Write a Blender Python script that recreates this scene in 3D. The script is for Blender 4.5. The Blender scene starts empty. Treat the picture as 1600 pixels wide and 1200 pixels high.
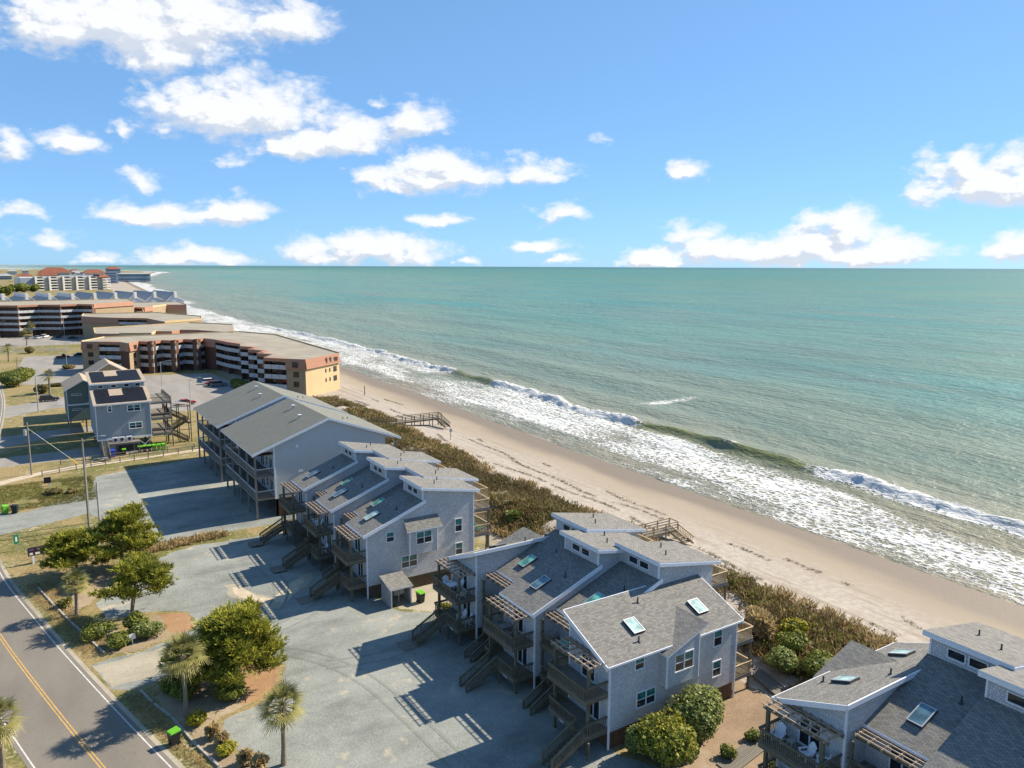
import bpy, math, random
import numpy as np
from mathutils import Vector, Matrix
R = math.radians
rng = np.random.default_rng(7); random.seed(7)
scene = bpy.context.scene
C = bpy.context.collection

# ------------------------------------------------------------------ camera
YAW, PITCH, ROLL, CAMH = R(32.6), math.atan(185/1200), R(0.25), 36.0
cam = bpy.data.cameras.new('camera'); camo = bpy.data.objects.new('camera', cam); C.objects.link(camo)
cam.sensor_width = 36; cam.lens = 27.0; cam.clip_start = 0.5; cam.clip_end = 120000
camo.matrix_world = Matrix.Translation((0, 0, CAMH)) @ Matrix.Rotation(-YAW, 4, 'Z') @ Matrix.Rotation(R(90)-PITCH, 4, 'X') @ Matrix.Rotation(ROLL, 4, 'Z')
scene.camera = camo

# ------------------------------------------------------------------ sun, exposure
SUN_AZ, SUN_EL = R(93.0), R(38.3)          # azimuth clockwise from +Y
sd = Vector((math.sin(SUN_AZ)*math.cos(SUN_EL), math.cos(SUN_AZ)*math.cos(SUN_EL), math.sin(SUN_EL)))
sun = bpy.data.lights.new('sun', 'SUN'); sun.energy = 5.0; sun.angle = R(0.53); sun.color = (1.0, 0.90, 0.74)
suno = bpy.data.objects.new('sun', sun); C.objects.link(suno); suno.location = sd*200
suno.rotation_euler = sd.to_track_quat('Z', 'Y').to_euler()
vs = scene.view_settings
vs.view_transform = 'Standard'; vs.look = 'None'; vs.exposure = 0.84; vs.gamma = 1.0; vs.use_curve_mapping = False

# ------------------------------------------------------------------ world: physical sky with cumulus
CLOUDS = [  # azimuth, elevation, half width, half height (degrees), weight
]
def pix_dir(px, py):
    a = (px-800)/1200; b = -(py-600)/1200
    y = math.cos(PITCH)+b*math.sin(PITCH); z = -math.sin(PITCH)+b*math.cos(PITCH)
    return math.atan2(a, y)+YAW, math.atan2(z, math.hypot(a, y))
for px, py, w, h, k in [
    (200,30,190,62,1),(90,28,80,45,1),(300,25,120,55,1),(240,80,75,38,1),(450,28,75,36,1),
    (380,165,150,52,1),(290,158,80,26,1),(530,210,100,38,1),(470,228,90,24,1),(645,185,60,32,.8),(580,160,16,12,.7),(360,246,28,16,.55),
    (690,272,120,32,1),(690,255,60,26,1),(605,292,60,20,1),(842,268,62,26,1),
    (210,283,44,17,1),(245,338,84,24,1),(365,327,70,22,1),(8,225,36,24,.95),(108,222,56,20,.85),(190,203,18,18,.7),
    (30,331,44,16,.95),(76,374,48,16,.95),(686,342,48,14,.95),(880,333,50,15,.95),(575,390,135,29,1.05),(540,380,70,22,1),
    (832,384,64,12,.9),(300,402,105,19,1),(1075,266,30,24,1),(1535,285,150,48,1.1),(1500,255,60,44,1),(1590,265,80,55,1),
    (1310,352,75,42,1.1),(1260,388,240,34,1.1),(1100,392,110,28,1),(1085,358,55,24,.9),(1375,385,110,34,1.1),(1030,402,80,18,1),(1590,382,70,34,1),
    (725,408,28,8,.9),(880,406,34,8,.8),(150,404,40,9,.8),(935,218,16,14,.5)]:
    az, el = pix_dir(px, py); az2, el2 = pix_dir(px+w, py-h)
    CLOUDS.append((az, el-.25*abs(el2-el), abs(az2-az)*1.08, abs(el2-el)*1.3, k*(1.25 if w > 55 else 1.05)))
for i in range(11):     # the same kind of sky goes on all round
    az = YAW + R(48) + i*R(264)/10
    CLOUDS.append((az, R(random.uniform(4, 34)), R(random.uniform(4, 10)), R(random.uniform(1.5, 4)), 1))
world = bpy.data.worlds.new('World'); scene.world = world; world.use_nodes = True
nt = world.node_tree; nt.nodes.clear(); N = nt.nodes; Lk = nt.links
def wn(t, **k):
    n = N.new(t)
    for a, v in k.items(): setattr(n, a, v)
    return n
def wm(op, a, b=None, c=None):
    n = wn('ShaderNodeMath', operation=op)
    for i, v in enumerate((a, b, c)):
        if v is None: continue
        if isinstance(v, (int, float)): n.inputs[i].default_value = v
        else: Lk.new(v, n.inputs[i])
    return n.outputs[0]
def wsky():
    tc = wn('ShaderNodeTexCoord')
    sky = wn('ShaderNodeTexSky', sky_type='NISHITA'); sky.sun_disc = False
    sky.sun_elevation = SUN_EL; sky.sun_rotation = SUN_AZ
    sky.altitude = 0; sky.air_density = 0.65; sky.dust_density = 0.2; sky.ozone_density = 8.0
    sx = wn('ShaderNodeSeparateXYZ'); Lk.new(tc.outputs['Generated'], sx.inputs[0])
    az = wm('ARCTAN2', sx.outputs[0], sx.outputs[1]); el = wm('ARCSINE', sx.outputs[2])
    cv = wn('ShaderNodeCombineXYZ'); Lk.new(az, cv.inputs[0]); Lk.new(el, cv.inputs[1])
    def density(doff, eoff):
        sh_ = wn('ShaderNodeVectorMath', operation='ADD'); Lk.new(cv.outputs[0], sh_.inputs[0]); sh_.inputs[1].default_value = (doff, eoff, 0)
        ns = wn('ShaderNodeVectorMath', operation='MULTIPLY'); Lk.new(sh_.outputs[0], ns.inputs[0]); ns.inputs[1].default_value = (1, 1.7, 1)
        n1 = wn('ShaderNodeTexNoise'); n1.noise_dimensions = '2D'; n1.inputs['Scale'].default_value = 17; n1.inputs['Detail'].default_value = 9; n1.inputs['Roughness'].default_value = 0.54; Lk.new(ns.outputs[0], n1.inputs['Vector'])
        n0 = wn('ShaderNodeTexVoronoi', voronoi_dimensions='2D', feature='SMOOTH_F1'); n0.inputs['Scale'].default_value = 34; n0.inputs['Detail'].default_value = 3; n0.inputs['Roughness'].default_value = .6; n0.inputs['Smoothness'].default_value = .35
        nz = wn('ShaderNodeVectorMath', operation='MULTIPLY_ADD'); Lk.new(n1.outputs['Color'], nz.inputs[0]); nz.inputs[1].default_value = (.025, .025, 0); Lk.new(ns.outputs[0], nz.inputs[2]); Lk.new(nz.outputs[0], n0.inputs['Vector'])
        wob = wn('ShaderNodeVectorMath', operation='SUBTRACT'); Lk.new(n1.outputs['Color'], wob.inputs[0]); wob.inputs[1].default_value = (.5, .5, .5)
        ws = wn('ShaderNodeVectorMath', operation='MULTIPLY'); Lk.new(wob.outputs[0], ws.inputs[0]); ws.inputs[1].default_value = (.060, .034, 0)
        pv = wn('ShaderNodeVectorMath', operation='ADD'); Lk.new(sh_.outputs[0], pv.inputs[0]); Lk.new(ws.outputs[0], pv.inputs[1])
        dens = None
        for (a, e, w, h, k) in CLOUDS:
            if a > math.pi: a -= 2*math.pi
            q = wn('ShaderNodeVectorMath', operation='SUBTRACT'); Lk.new(pv.outputs[0], q.inputs[0]); q.inputs[1].default_value = (a, e, 0)
            m = wn('ShaderNodeVectorMath', operation='MULTIPLY'); Lk.new(q.outputs[0], m.inputs[0]); m.inputs[1].default_value = (1/w, 1/h, 0)
            mm = wn('ShaderNodeVectorMath', operation='MULTIPLY'); Lk.new(m.outputs[0], mm.inputs[0]); mm.inputs[1].default_value = (-1, -1.7, 0)
            mx_ = wn('ShaderNodeVectorMath', operation='MAXIMUM'); Lk.new(m.outputs[0], mx_.inputs[0]); Lk.new(mm.outputs[0], mx_.inputs[1])
            l = wn('ShaderNodeVectorMath', operation='LENGTH'); Lk.new(mx_.outputs[0], l.inputs[0])
            d = wm('MULTIPLY_ADD', l.outputs['Value'], -k, k)
            dens = d if dens is None else wm('SMOOTH_MAX', dens, d, 0.15)
        return wm('ADD', dens, wm('ADD', wm('MULTIPLY_ADD', n1.outputs['Fac'], 1.15, -.50), wm('MULTIPLY_ADD', n0.outputs['Distance'], -.42, .20)))
    t = density(0, 0); tu = density(.006, .013)
    mr = wn('ShaderNodeMapRange', interpolation_type='SMOOTHSTEP'); Lk.new(t, mr.inputs[0]); mr.inputs[1].default_value = -0.22; mr.inputs[2].default_value = 0.66
    lit = wn('ShaderNodeMapRange', interpolation_type='SMOOTHSTEP'); Lk.new(wm('SUBTRACT', t, tu), lit.inputs[0]); lit.inputs[1].default_value = -.32; lit.inputs[2].default_value = .14
    cc = wn('ShaderNodeMix', data_type='RGBA'); Lk.new(lit.outputs[0], cc.inputs['Factor'])
    cc.inputs['A'].default_value = (4.25, 4.6, 5.2, 1); cc.inputs['B'].default_value = (6.15, 6.2, 6.3, 1)
    gm = wn('ShaderNodeGamma'); gm.inputs['Gamma'].default_value = .47; Lk.new(sky.outputs[0], gm.inputs['Color'])
    hs = wn('ShaderNodeVectorMath', operation='MULTIPLY'); Lk.new(gm.outputs[0], hs.inputs[0]); hs.inputs[1].default_value = (1.34, 2.02, 2.62)
    mx = wn('ShaderNodeMix', data_type='RGBA'); Lk.new(wm('MULTIPLY', mr.outputs[0], 0.96), mx.inputs['Factor']); Lk.new(hs.outputs[0], mx.inputs['A']); Lk.new(cc.outputs['Result'], mx.inputs['B'])
    bg = wn('ShaderNodeBackground'); Lk.new(mx.outputs['Result'], bg.inputs[0]); bg.inputs[1].default_value = SKYK
    out = wn('ShaderNodeOutputWorld'); Lk.new(bg.outputs[0], out.inputs[0])
SKYK = 0.092
wsky()
world.cycles.sampling_method = 'MANUAL'; world.cycles.sample_map_resolution = 512

# ------------------------------------------------------------------ materials
MATS = {}
class NB:
    def __init__(s, name):
        s.m = bpy.data.materials.new(name); s.m.use_nodes = True; s.t = s.m.node_tree; s.t.nodes.clear()
        s.out = s.n('ShaderNodeOutputMaterial'); s.b = s.n('ShaderNodeBsdfPrincipled'); s.l(s.b.outputs[0], s.out.inputs[0]); MATS[name] = s.m
    def n(s, t, **k):
        n = s.t.nodes.new(t)
        for a, v in k.items(): setattr(n, a, v)
        return n
    def l(s, a, b): s.t.links.new(a, b)
    def val(s, sock, v):
        if isinstance(v, (int, float)): sock.default_value = v
        elif isinstance(v, tuple): sock.default_value = v if len(v) == len(sock.default_value) else v+(1,)
        else: s.l(v, sock)
    def math(s, op, *a):
        n = s.n('ShaderNodeMath', operation=op)
        for i, v in enumerate(a): s.val(n.inputs[i], v)
        return n.outputs[0]
    def mix(s, f, a, b):
        n = s.n('ShaderNodeMix', data_type='RGBA'); s.val(n.inputs['Factor'], f); s.val(n.inputs['A'], a); s.val(n.inputs['B'], b); return n.outputs['Result']
    def rng(s, v, a, b, c=0., d=1., smooth=True):
        n = s.n('ShaderNodeMapRange', interpolation_type='SMOOTHSTEP' if smooth else 'LINEAR'); s.val(n.inputs[0], v)
        for i, x in enumerate((a, b, c, d)): n.inputs[i+1].default_value = x
        return n.outputs[0]
    def pos(s): return s.n('ShaderNodeNewGeometry').outputs['Position']
    def obj(s): return s.n('ShaderNodeTexCoord').outputs['Object']
    def uv(s): return s.n('ShaderNodeTexCoord').outputs['UV']
    def noise(s, vec, scale, detail=4, rough=.55, col=False):
        n = s.n('ShaderNodeTexNoise'); s.l(vec, n.inputs['Vector']); n.inputs['Scale'].default_value = scale; n.inputs['Detail'].default_value = detail; n.inputs['Roughness'].default_value = rough
        return n.outputs['Color' if col else 'Fac']
    def scale(s, vec, v):
        n = s.n('ShaderNodeVectorMath', operation='MULTIPLY'); s.l(vec, n.inputs[0]); n.inputs[1].default_value = v; return n.outputs[0]
    def attr(s, name, out='Fac'): n = s.n('ShaderNodeAttribute'); n.attribute_name = name; return n.outputs[out]
    def bump(s, h, st=.3, dist=.02, nrm=None):
        n = s.n('ShaderNodeBump'); n.inputs['Strength'].default_value = st; n.inputs['Distance'].default_value = dist; s.l(h, n.inputs['Height'])
        if nrm: s.l(nrm, n.inputs['Normal'])
        return n.outputs[0]
    def fin(s, col=None, rough=.8, nrm=None, spec=.3):
        if col is not None: s.val(s.b.inputs['Base Color'], col)
        s.val(s.b.inputs['Roughness'], rough); s.b.inputs['Specular IOR Level'].default_value = spec
        if nrm is not None: s.l(nrm, s.b.inputs['Normal'])
        return s.m
def lerp(a, k): return tuple(x*k for x in a)
def plain(name, c, rough=.7, var=.25, sc=2.5, spec=.3, metal=0., fine=30):
    m = NB(name); p = m.obj(); a = m.noise(p, sc, 5); b = m.noise(p, fine, 3)
    f = m.math('MULTIPLY_ADD', b, .45, m.math('MULTIPLY', a, .55))
    m.fin(m.mix(m.rng(f, .3, .7), lerp(c, 1-var), lerp(c, 1+var)), rough, spec=spec); m.b.inputs['Metallic'].default_value = metal
    return m.m
def brickmat(name, c1, c2, mortar, bw, rh, mort=.012, off=.5, var=.3, rough=.85, bump=.5, dist=.015, patch=.35, rot=False):
    m = NB(name); uv = m.uv()
    if rot:
        mp = m.n('ShaderNodeMapping'); mp.inputs['Rotation'].default_value = (0, 0, R(90)); m.l(uv, mp.inputs[0]); uv = mp.outputs[0]
    b = m.n('ShaderNodeTexBrick'); m.l(uv, b.inputs['Vector']); b.offset = off; b.inputs['Scale'].default_value = 1
    b.inputs['Color1'].default_value = c1+(1,); b.inputs['Color2'].default_value = c2+(1,); b.inputs['Mortar'].default_value = mortar+(1,)
    b.inputs['Mortar Size'].default_value = mort; b.inputs['Mortar Smooth'].default_value = .3; b.inputs['Brick Width'].default_value = bw; b.inputs['Row Height'].default_value = rh
    a = m.noise(uv, .5, 4); f = m.noise(uv, 14, 3)
    k = m.math('MULTIPLY_ADD', a, patch*2, m.math('MULTIPLY_ADD', f, var*2, 1-patch-var))
    n = m.n('ShaderNodeVectorMath', operation='SCALE'); m.l(b.outputs['Color'], n.inputs[0]); m.l(k, n.inputs['Scale'])
    h = m.math('ADD', m.math('MULTIPLY', b.outputs['Fac'], -1.), m.math('MULTIPLY', f, .4))
    m.fin(n.outputs[0], rough, m.bump(h, bump, dist), .2)
    return m.m
brickmat('roof_shingle', (.265, .25, .222), (.165, .158, .145), (.09, .088, .083), .34, .145, .012, .5, .18, .9, .6, .02, .14)
brickmat('roof_shingle_grey', (.215, .215, .18), (.175, .175, .15), (.11, .11, .10), .34, .15, .012, .5, .15, .9, .4, .015, .14)
brickmat('wall_shingle', (.60, .61, .615), (.475, .485, .495), (.28, .285, .295), .20, .17, .010, .37, .18, .85, .9, .03, .22)
brickmat('lap_siding', (.54, .55, .54), (.51, .52, .515), (.33, .34, .345), 4.0, .15, .014, .3, .05, .7, .6, .02, .06)
brickmat('lap_siding_blue', (.30, .335, .36), (.285, .32, .345), (.18, .20, .22), 4.0, .18, .016, .3, .04, .7, .5, .02, .05)
brickmat('lap_siding_green', (.17, .21, .17), (.16, .20, .165), (.10, .12, .10), 4.0, .18, .016, .3, .04, .7, .5, .02, .05)
brickmat('roof_tan', (.42, .34, .25), (.36, .29, .22), (.25, .2, .15), .34, .15, .012, .5, .12, .9, .4, .015, .12)
brickmat('brown_brick', (.16, .075, .05), (.12, .055, .04), (.10, .07, .055), .4, .14, .012, .5, .12, .85, .4, .01, .15)
brickmat('plank_grey', (.23, .205, .165), (.17, .15, .12), (.04, .035, .03), 2.4, .14, .010, .4, .22, .85, .5, .01, .15)
brickmat('wood_skirt', (.20, .12, .065), (.14, .085, .05), (.03, .02, .015), 5.0, .11, .02, .4, .2, .85, .6, .02, .15, rot=True)
brickmat('seam_copper', (.40, .205, .13), (.38, .195, .125), (.26, .13, .08), 9.0, .45, .03, .0, .05, .5, .7, .03, .1, rot=True)
plain('white_paint', (.74, .75, .77), .55, .06); plain('white_vinyl', (.66, .67, .68), .5, .05)
plain('deck_wood', (.135, .115, .075), .85, .35, 1.6); plain('new_wood', (.42, .31, .18), .8, .25, 2)
plain('pergola_wood', (.36, .28, .21), .85, .3, 3); plain('grey_wood', (.22, .20, .175), .85, .3, 2)
plain('trunk_bark', (.17, .13, .095), .95, .4, 5); plain('palm_bark', (.22, .18, .13), .95, .4, 6)
plain('dark_metal', (.05, .05, .055), .5, .2, 3); plain('galvanised', (.42, .43, .44), .45, .15, 3, .5, .3)
plain('shed_wood', (.33, .31, .285), .85, .2, 2); plain('balcony_paint', (.46, .46, .455), .6, .12, 1); plain('stucco_tan', (.34, .25, .155), .85, .08, .4); plain('stucco_cream', (.55, .41, .225), .85, .07, .4)
plain('flat_roof', (.30, .265, .205), .95, .22, .15); plain('void_dark', (.035, .03, .028), .9, .3, .5); plain('brown_wall', (.14, .085, .06), .85, .25, .5)
plain('concrete', (.36, .34, .31), .9, .15, 1); plain('bin_black', (.02, .022, .022), .45, .2); plain('lid_green', (.13, .40, .025), .5, .2); plain('bin_blue', (.03, .06, .42), .4, .1)
plain('white_block', (.80, .75, .66), .8, .06, .1); plain('red_roof', (.24, .085, .05), .85, .2, .1); plain('teal_plastic', (.02, .30, .26), .4, .1)
plain('solar_cell', (.012, .013, .018), .5, .3, 1.5, .12); plain('tyre', (.015, .015, .015), .9, .2); plain('grey_block', (.30, .34, .40), .8, .15, .1)
plain('pale_block', (.50, .53, .57), .8, .12, .1); plain('pale_roof', (.32, .33, .33), .9, .12, .1); plain('sign_dark', (.035, .02, .035), .5, .2); plain('sign_purple', (.16, .11, .24), .5, .1); plain('sign_green', (.01, .22, .11), .5, .1)
plain('paint_white_line', (.52, .505, .47), .8, .3, 2.5); plain('paint_yellow', (.50, .30, .085), .8, .3, 2.5); plain('yellow_sleeve', (.7, .5, .03), .5, .1)
plain('stone', (.28, .24, .2), .9, .35, 4); plain('wood_curb', (.33, .30, .26), .9, .3, 2); plain('sand_pad', (.46, .38, .27), .95, .2, 1)
for nm, c in dict(car_white=(.75, .75, .75), car_red=(.35, .02, .02), car_black=(.02, .02, .025), car_grey=(.16, .17, .19), car_dark_red=(.16, .015, .03), car_silver=(.45, .46, .48)).items():
    plain(nm, c, .25, .05, 3, .6)
def glass(name, c, rough=.06, var=.4):
    m = NB(name); a = m.noise(m.obj(), 1.3, 3)
    m.fin(m.mix(m.rng(a, .35, .65), lerp(c, 1-var), lerp(c, 1+var)), rough, spec=.6); return m.m
glass('glass_dark', (.018, .026, .03)); glass('glass_teal', (.035, .16, .145)); glass('glass_sky', (.10, .34, .28), .12, .45); glass('glass_pale', (.36, .50, .46), .15, .3)
glass('glass_slate', (.08, .15, .19), .12, .3)
def leafmat(name, c1, c2, c3, sub=.25):
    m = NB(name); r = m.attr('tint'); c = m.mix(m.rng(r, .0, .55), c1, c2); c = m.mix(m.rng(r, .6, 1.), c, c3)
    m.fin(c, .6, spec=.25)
    tr = m.n('ShaderNodeBsdfTranslucent'); m.l(c, tr.inputs[0]); mx = m.n('ShaderNodeMixShader'); mx.inputs[0].default_value = sub
    m.l(m.b.outputs[0], mx.inputs[1]); m.l(tr.outputs[0], mx.inputs[2]); m.l(mx.outputs[0], m.out.inputs[0]); return m.m
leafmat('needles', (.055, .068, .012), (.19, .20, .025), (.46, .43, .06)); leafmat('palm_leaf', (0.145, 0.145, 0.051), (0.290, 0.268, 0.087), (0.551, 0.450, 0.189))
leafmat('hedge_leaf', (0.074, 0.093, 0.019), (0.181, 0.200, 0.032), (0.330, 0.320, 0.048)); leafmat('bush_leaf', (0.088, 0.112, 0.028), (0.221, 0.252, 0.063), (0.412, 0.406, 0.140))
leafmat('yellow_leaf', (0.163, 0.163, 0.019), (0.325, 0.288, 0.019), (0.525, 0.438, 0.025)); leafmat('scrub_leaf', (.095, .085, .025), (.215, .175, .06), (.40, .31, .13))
leafmat('twig_leaf', (.12, .088, .042), (.25, .185, .09), (.44, .35, .20)); leafmat('yellow_mix_leaf', (.09, .105, .018), (.26, .26, .04), (.52, .45, .045)); leafmat('rust_leaf', (.12, .062, .026), (.25, .13, .055), (.42, .26, .12)); leafmat('twig_dark', (.05, .04, .025), (.10, .075, .05), (.17, .13, .085)); leafmat('scrub_green', (0.106, 0.104, 0.032), (0.211, 0.200, 0.048), (0.352, 0.304, 0.072)); leafmat('straw_leaf', (0.300, 0.213, 0.100), (0.450, 0.338, 0.163), (0.600, 0.475, 0.250))

def ground_mat():
    m = NB('ground_soil'); p = m.pos(); sh = m.attr('shore')
    big = m.noise(p, .055, 5); mid = m.noise(p, .35, 5); fine = m.noise(p, 3.0, 5, .65)
    sand = m.mix(m.rng(fine, .3, .7), (.36, .28, .175), (.50, .41, .275))
    dry = m.mix(m.rng(fine, .3, .7), (.20, .145, .062), (.34, .26, .125))
    green = m.mix(m.rng(fine, .3, .7), (.085, .09, .022), (.19, .175, .055))
    c = m.mix(m.rng(m.math('MULTIPLY_ADD', mid, .5, m.math('MULTIPLY', big, .5)), .44, .56), dry, green)
    c = m.mix(m.rng(m.math('MULTIPLY_ADD', mid, .6, m.math('MULTIPLY', fine, .4)), .53, .66), c, sand)
    # beach: dry sand, damp band, wet band; wrack lines and tyre tracks run along the shore
    st = m.scale(p, (1.0, .06, 1)); trk = m.noise(st, .75, 5, .6); trk2 = m.noise(m.scale(p, (2.2, .10, 1)), 1.2, 4)
    bs = m.mix(m.rng(m.noise(p, 1.2, 6, .7), .3, .7), (.295, .25, .205), (.405, .355, .295))
    bs = m.mix(m.math('MULTIPLY', m.rng(trk, .53, .64), .55), bs, (.22, .175, .125))
    bs = m.mix(m.math('MULTIPLY', m.rng(trk2, .58, .68), .5), bs, (.20, .15, .10))
    dmp = m.math('ADD', sh, m.math('MULTIPLY_ADD', m.noise(m.scale(p, (1, .35, 1)), .11, 4), 9., -4.5))
    bs = m.mix(m.rng(dmp, -19., -9.), bs, (.30, .245, .18))
    wetf = m.rng(dmp, -10.5, -5.0); bs = m.mix(wetf, bs, (.185, .145, .105))
    bm = m.rng(m.math('ADD', sh, m.math('MULTIPLY_ADD', mid, 3., -1.5)), -46., -42.)
    c = m.mix(bm, c, bs)
    rough = m.math('MULTIPLY_ADD', wetf, -.35, .95)
    h = m.math('MULTIPLY_ADD', mid, 2., fine)
    m.fin(c, rough, m.bump(h, .5, .06), .25)
ground_mat()
def gravel_mat(name, c1, c2, sandk, loose=True):
    m = NB(name); p = m.pos(); big = m.noise(p, .09, 5, .6); mid = m.noise(p, .6, 5, .6); fine = m.noise(p, 7., 4, .7)
    v = m.n('ShaderNodeTexVoronoi'); m.l(p, v.inputs['Vector']); v.inputs['Scale'].default_value = 5.5
    c = m.mix(m.rng(fine, .25, .75), c1, c2); c = m.mix(m.math('MULTIPLY', v.outputs['Color'], .35), c, lerp(c2, 1.35))
    c = m.mix(m.math('MULTIPLY', m.rng(mid, .35, .7), .30), c, lerp(c1, .75))
    c = m.mix(m.math('MULTIPLY', m.rng(m.noise(m.scale(p, (.5, 1.3, 1)), .22, 5, .6), .45, .7), .45), c, lerp(c1, .62)); c = m.mix(m.math('MULTIPLY', m.rng(big, .40, .62), .35), c, lerp(c2, 1.25))
    s = m.rng(m.math('MULTIPLY_ADD', mid, .45, m.math('MULTIPLY', big, .55)), .55, .64)
    c = m.mix(m.math('MULTIPLY', s, sandk), c, (.44, .38, .28))
    m.fin(c, .95, m.bump(m.math('ADD', fine, m.math('MULTIPLY', v.outputs['Distance'], .5)), .6, .03), .2)
gravel_mat('gravel', (.125, .132, .118), (.29, .297, .265), .85); gravel_mat('sandy_gravel', (.27, .235, .175), (.38, .335, .255), .9); gravel_mat('pine_straw', (.21, .155, .095), (.33, .255, .165), .5); gravel_mat('fresh_straw', (.23, .125, .06), (.36, .22, .12), .3); gravel_mat('mulch', (.17, .115, .07), (.30, .215, .14), .35)
def asphalt(name, c):
    m = NB(name); p = m.pos(); big = m.noise(m.scale(p, (1, .25, 1)), .25, 5); fine = m.noise(p, 8, 4, .7); pat = m.noise(p, .12, 4)
    cr = m.n('ShaderNodeTexVoronoi', feature='DISTANCE_TO_EDGE'); m.l(m.noise(p, .5, 3, col=True), cr.inputs['Vector']); cr.inputs['Scale'].default_value = 9.
    k = m.mix(m.rng(big, .3, .7), lerp(c, .82), lerp(c, 1.15)); k = m.mix(m.math('MULTIPLY', fine, .4), k, lerp(c, 1.5)); k = m.mix(m.math('MULTIPLY', m.rng(pat, .4, .65), .3), k, lerp(c, 1.3))
    k = m.mix(m.math('MULTIPLY', m.rng(cr.outputs['Distance'], .0, .03, 1., 0.), .35), k, lerp(c, .4))
    m.fin(k, .9, m.bump(fine, .4, .01), .25)
asphalt('asphalt', (.17, .15, .124)); asphalt('asphalt_pale', (.24, .22, .195))

def sea_mat():
    m = NB('sea_water'); p = m.pos(); sh = m.attr('shore'); fm = m.attr('foam'); cr = m.attr('crest')
    big = m.noise(m.scale(p, (.7, .35, 1)), .012, 4); band = m.noise(m.scale(p, (1., .22, 1)), .035, 4)
    d = m.math('ADD', sh, m.math('MULTIPLY_ADD', big, 160., -80.))
    c = m.mix(m.rng(sh, -2., 16.), (.27, .215, .14), (.23, .21, .14)); c = m.mix(m.rng(sh, 10., 60.), c, (.185, .215, .145))
    c = m.mix(m.rng(d, 25., 260.), c, (.115, .225, .155)); c = m.mix(m.rng(d, 300., 2600.), c, (.062, .185, .145)); c = m.mix(m.rng(sh, 2500., 12000.), c, (.038, .12, .115))
    pt = m.noise(m.scale(p, (1., .30, 1)), .0065, 5, .6); pt2 = m.noise(m.scale(p, (1., .16, 1)), .022, 5, .62)
    c = m.mix(m.math('MULTIPLY', m.math('MULTIPLY', m.rng(pt, .46, .62), m.rng(sh, 30., 140.)), .75), c, (.055, .21, .175))
    c = m.mix(m.math('MULTIPLY', m.math('MULTIPLY', m.rng(pt2, .50, .66), m.rng(sh, 10., 60.)), .55), c, (.175, .20, .15))
    c = m.mix(m.math('MULTIPLY', m.rng(band, .45, .65), .45), c, (.09, .15, .105))
    c = m.mix(m.math('MULTIPLY', cr, .8), c, (.17, .18, .045))
    # lacy foam
    dist = m.noise(p, .9, 4, .6, col=True); dv = m.n('ShaderNodeVectorMath', operation='MULTIPLY_ADD'); m.l(dist, dv.inputs[0]); dv.inputs[1].default_value = (1.6, 1.6, 0); m.l(m.scale(p, (1., .75, 1)), dv.inputs[2])
    v1 = m.n('ShaderNodeTexVoronoi', feature='DISTANCE_TO_EDGE'); m.l(dv.outputs[0], v1.inputs['Vector']); v1.inputs['Scale'].default_value = .95
    n1 = m.noise(m.scale(p, (1, .6, 1)), .38, 7, .68); n2 = m.noise(p, 1.6, 5, .6)
    n3 = m.noise(m.scale(p, (.55, .30, 1)), .16, 5, .6)
    lace = m.math('ADD', m.rng(v1.outputs['Distance'], .0, .34, .55, .0, False), m.math('MULTIPLY_ADD', n1, .85, m.math('MULTIPLY_ADD', n2, .40, m.math('MULTIPLY_ADD', n3, .9, -.45))))
    f = m.rng(m.math('ADD', lace, m.math('MULTIPLY', fm, .85)), 1.18, 1.52)
    f = m.math('MULTIPLY', f, m.rng(fm, .02, .18)); f = m.math('MAXIMUM', f, m.rng(m.math('MULTIPLY_ADD', n2, .7, fm), 1.26, 1.5))
    col = m.mix(m.math('MULTIPLY', f, .93), c, (.60, .605, .59))
    far = m.rng(sh, 250., 1500.)
    w1 = m.noise(m.scale(p, (1., .45, 1)), .42, 5, .6); w2 = m.noise(m.scale(p, (1., .4, 1)), 1.5, 4, .6); w3 = m.noise(m.scale(p, (1., .4, 1)), .07, 4, .55)
    h = m.math('MULTIPLY_ADD', w1, 1.5, m.math('MULTIPLY_ADD', w2, .55, m.math('MULTIPLY', w3, 3.0)))
    nrm = m.bump(m.math('MULTIPLY_ADD', f, .25, h), .85, 1.1)
    rough = m.math('MULTIPLY_ADD', f, .55, m.math('MULTIPLY_ADD', far, .10, .34))
    m.fin(col, rough, nrm, .17)
sea_mat()

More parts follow.
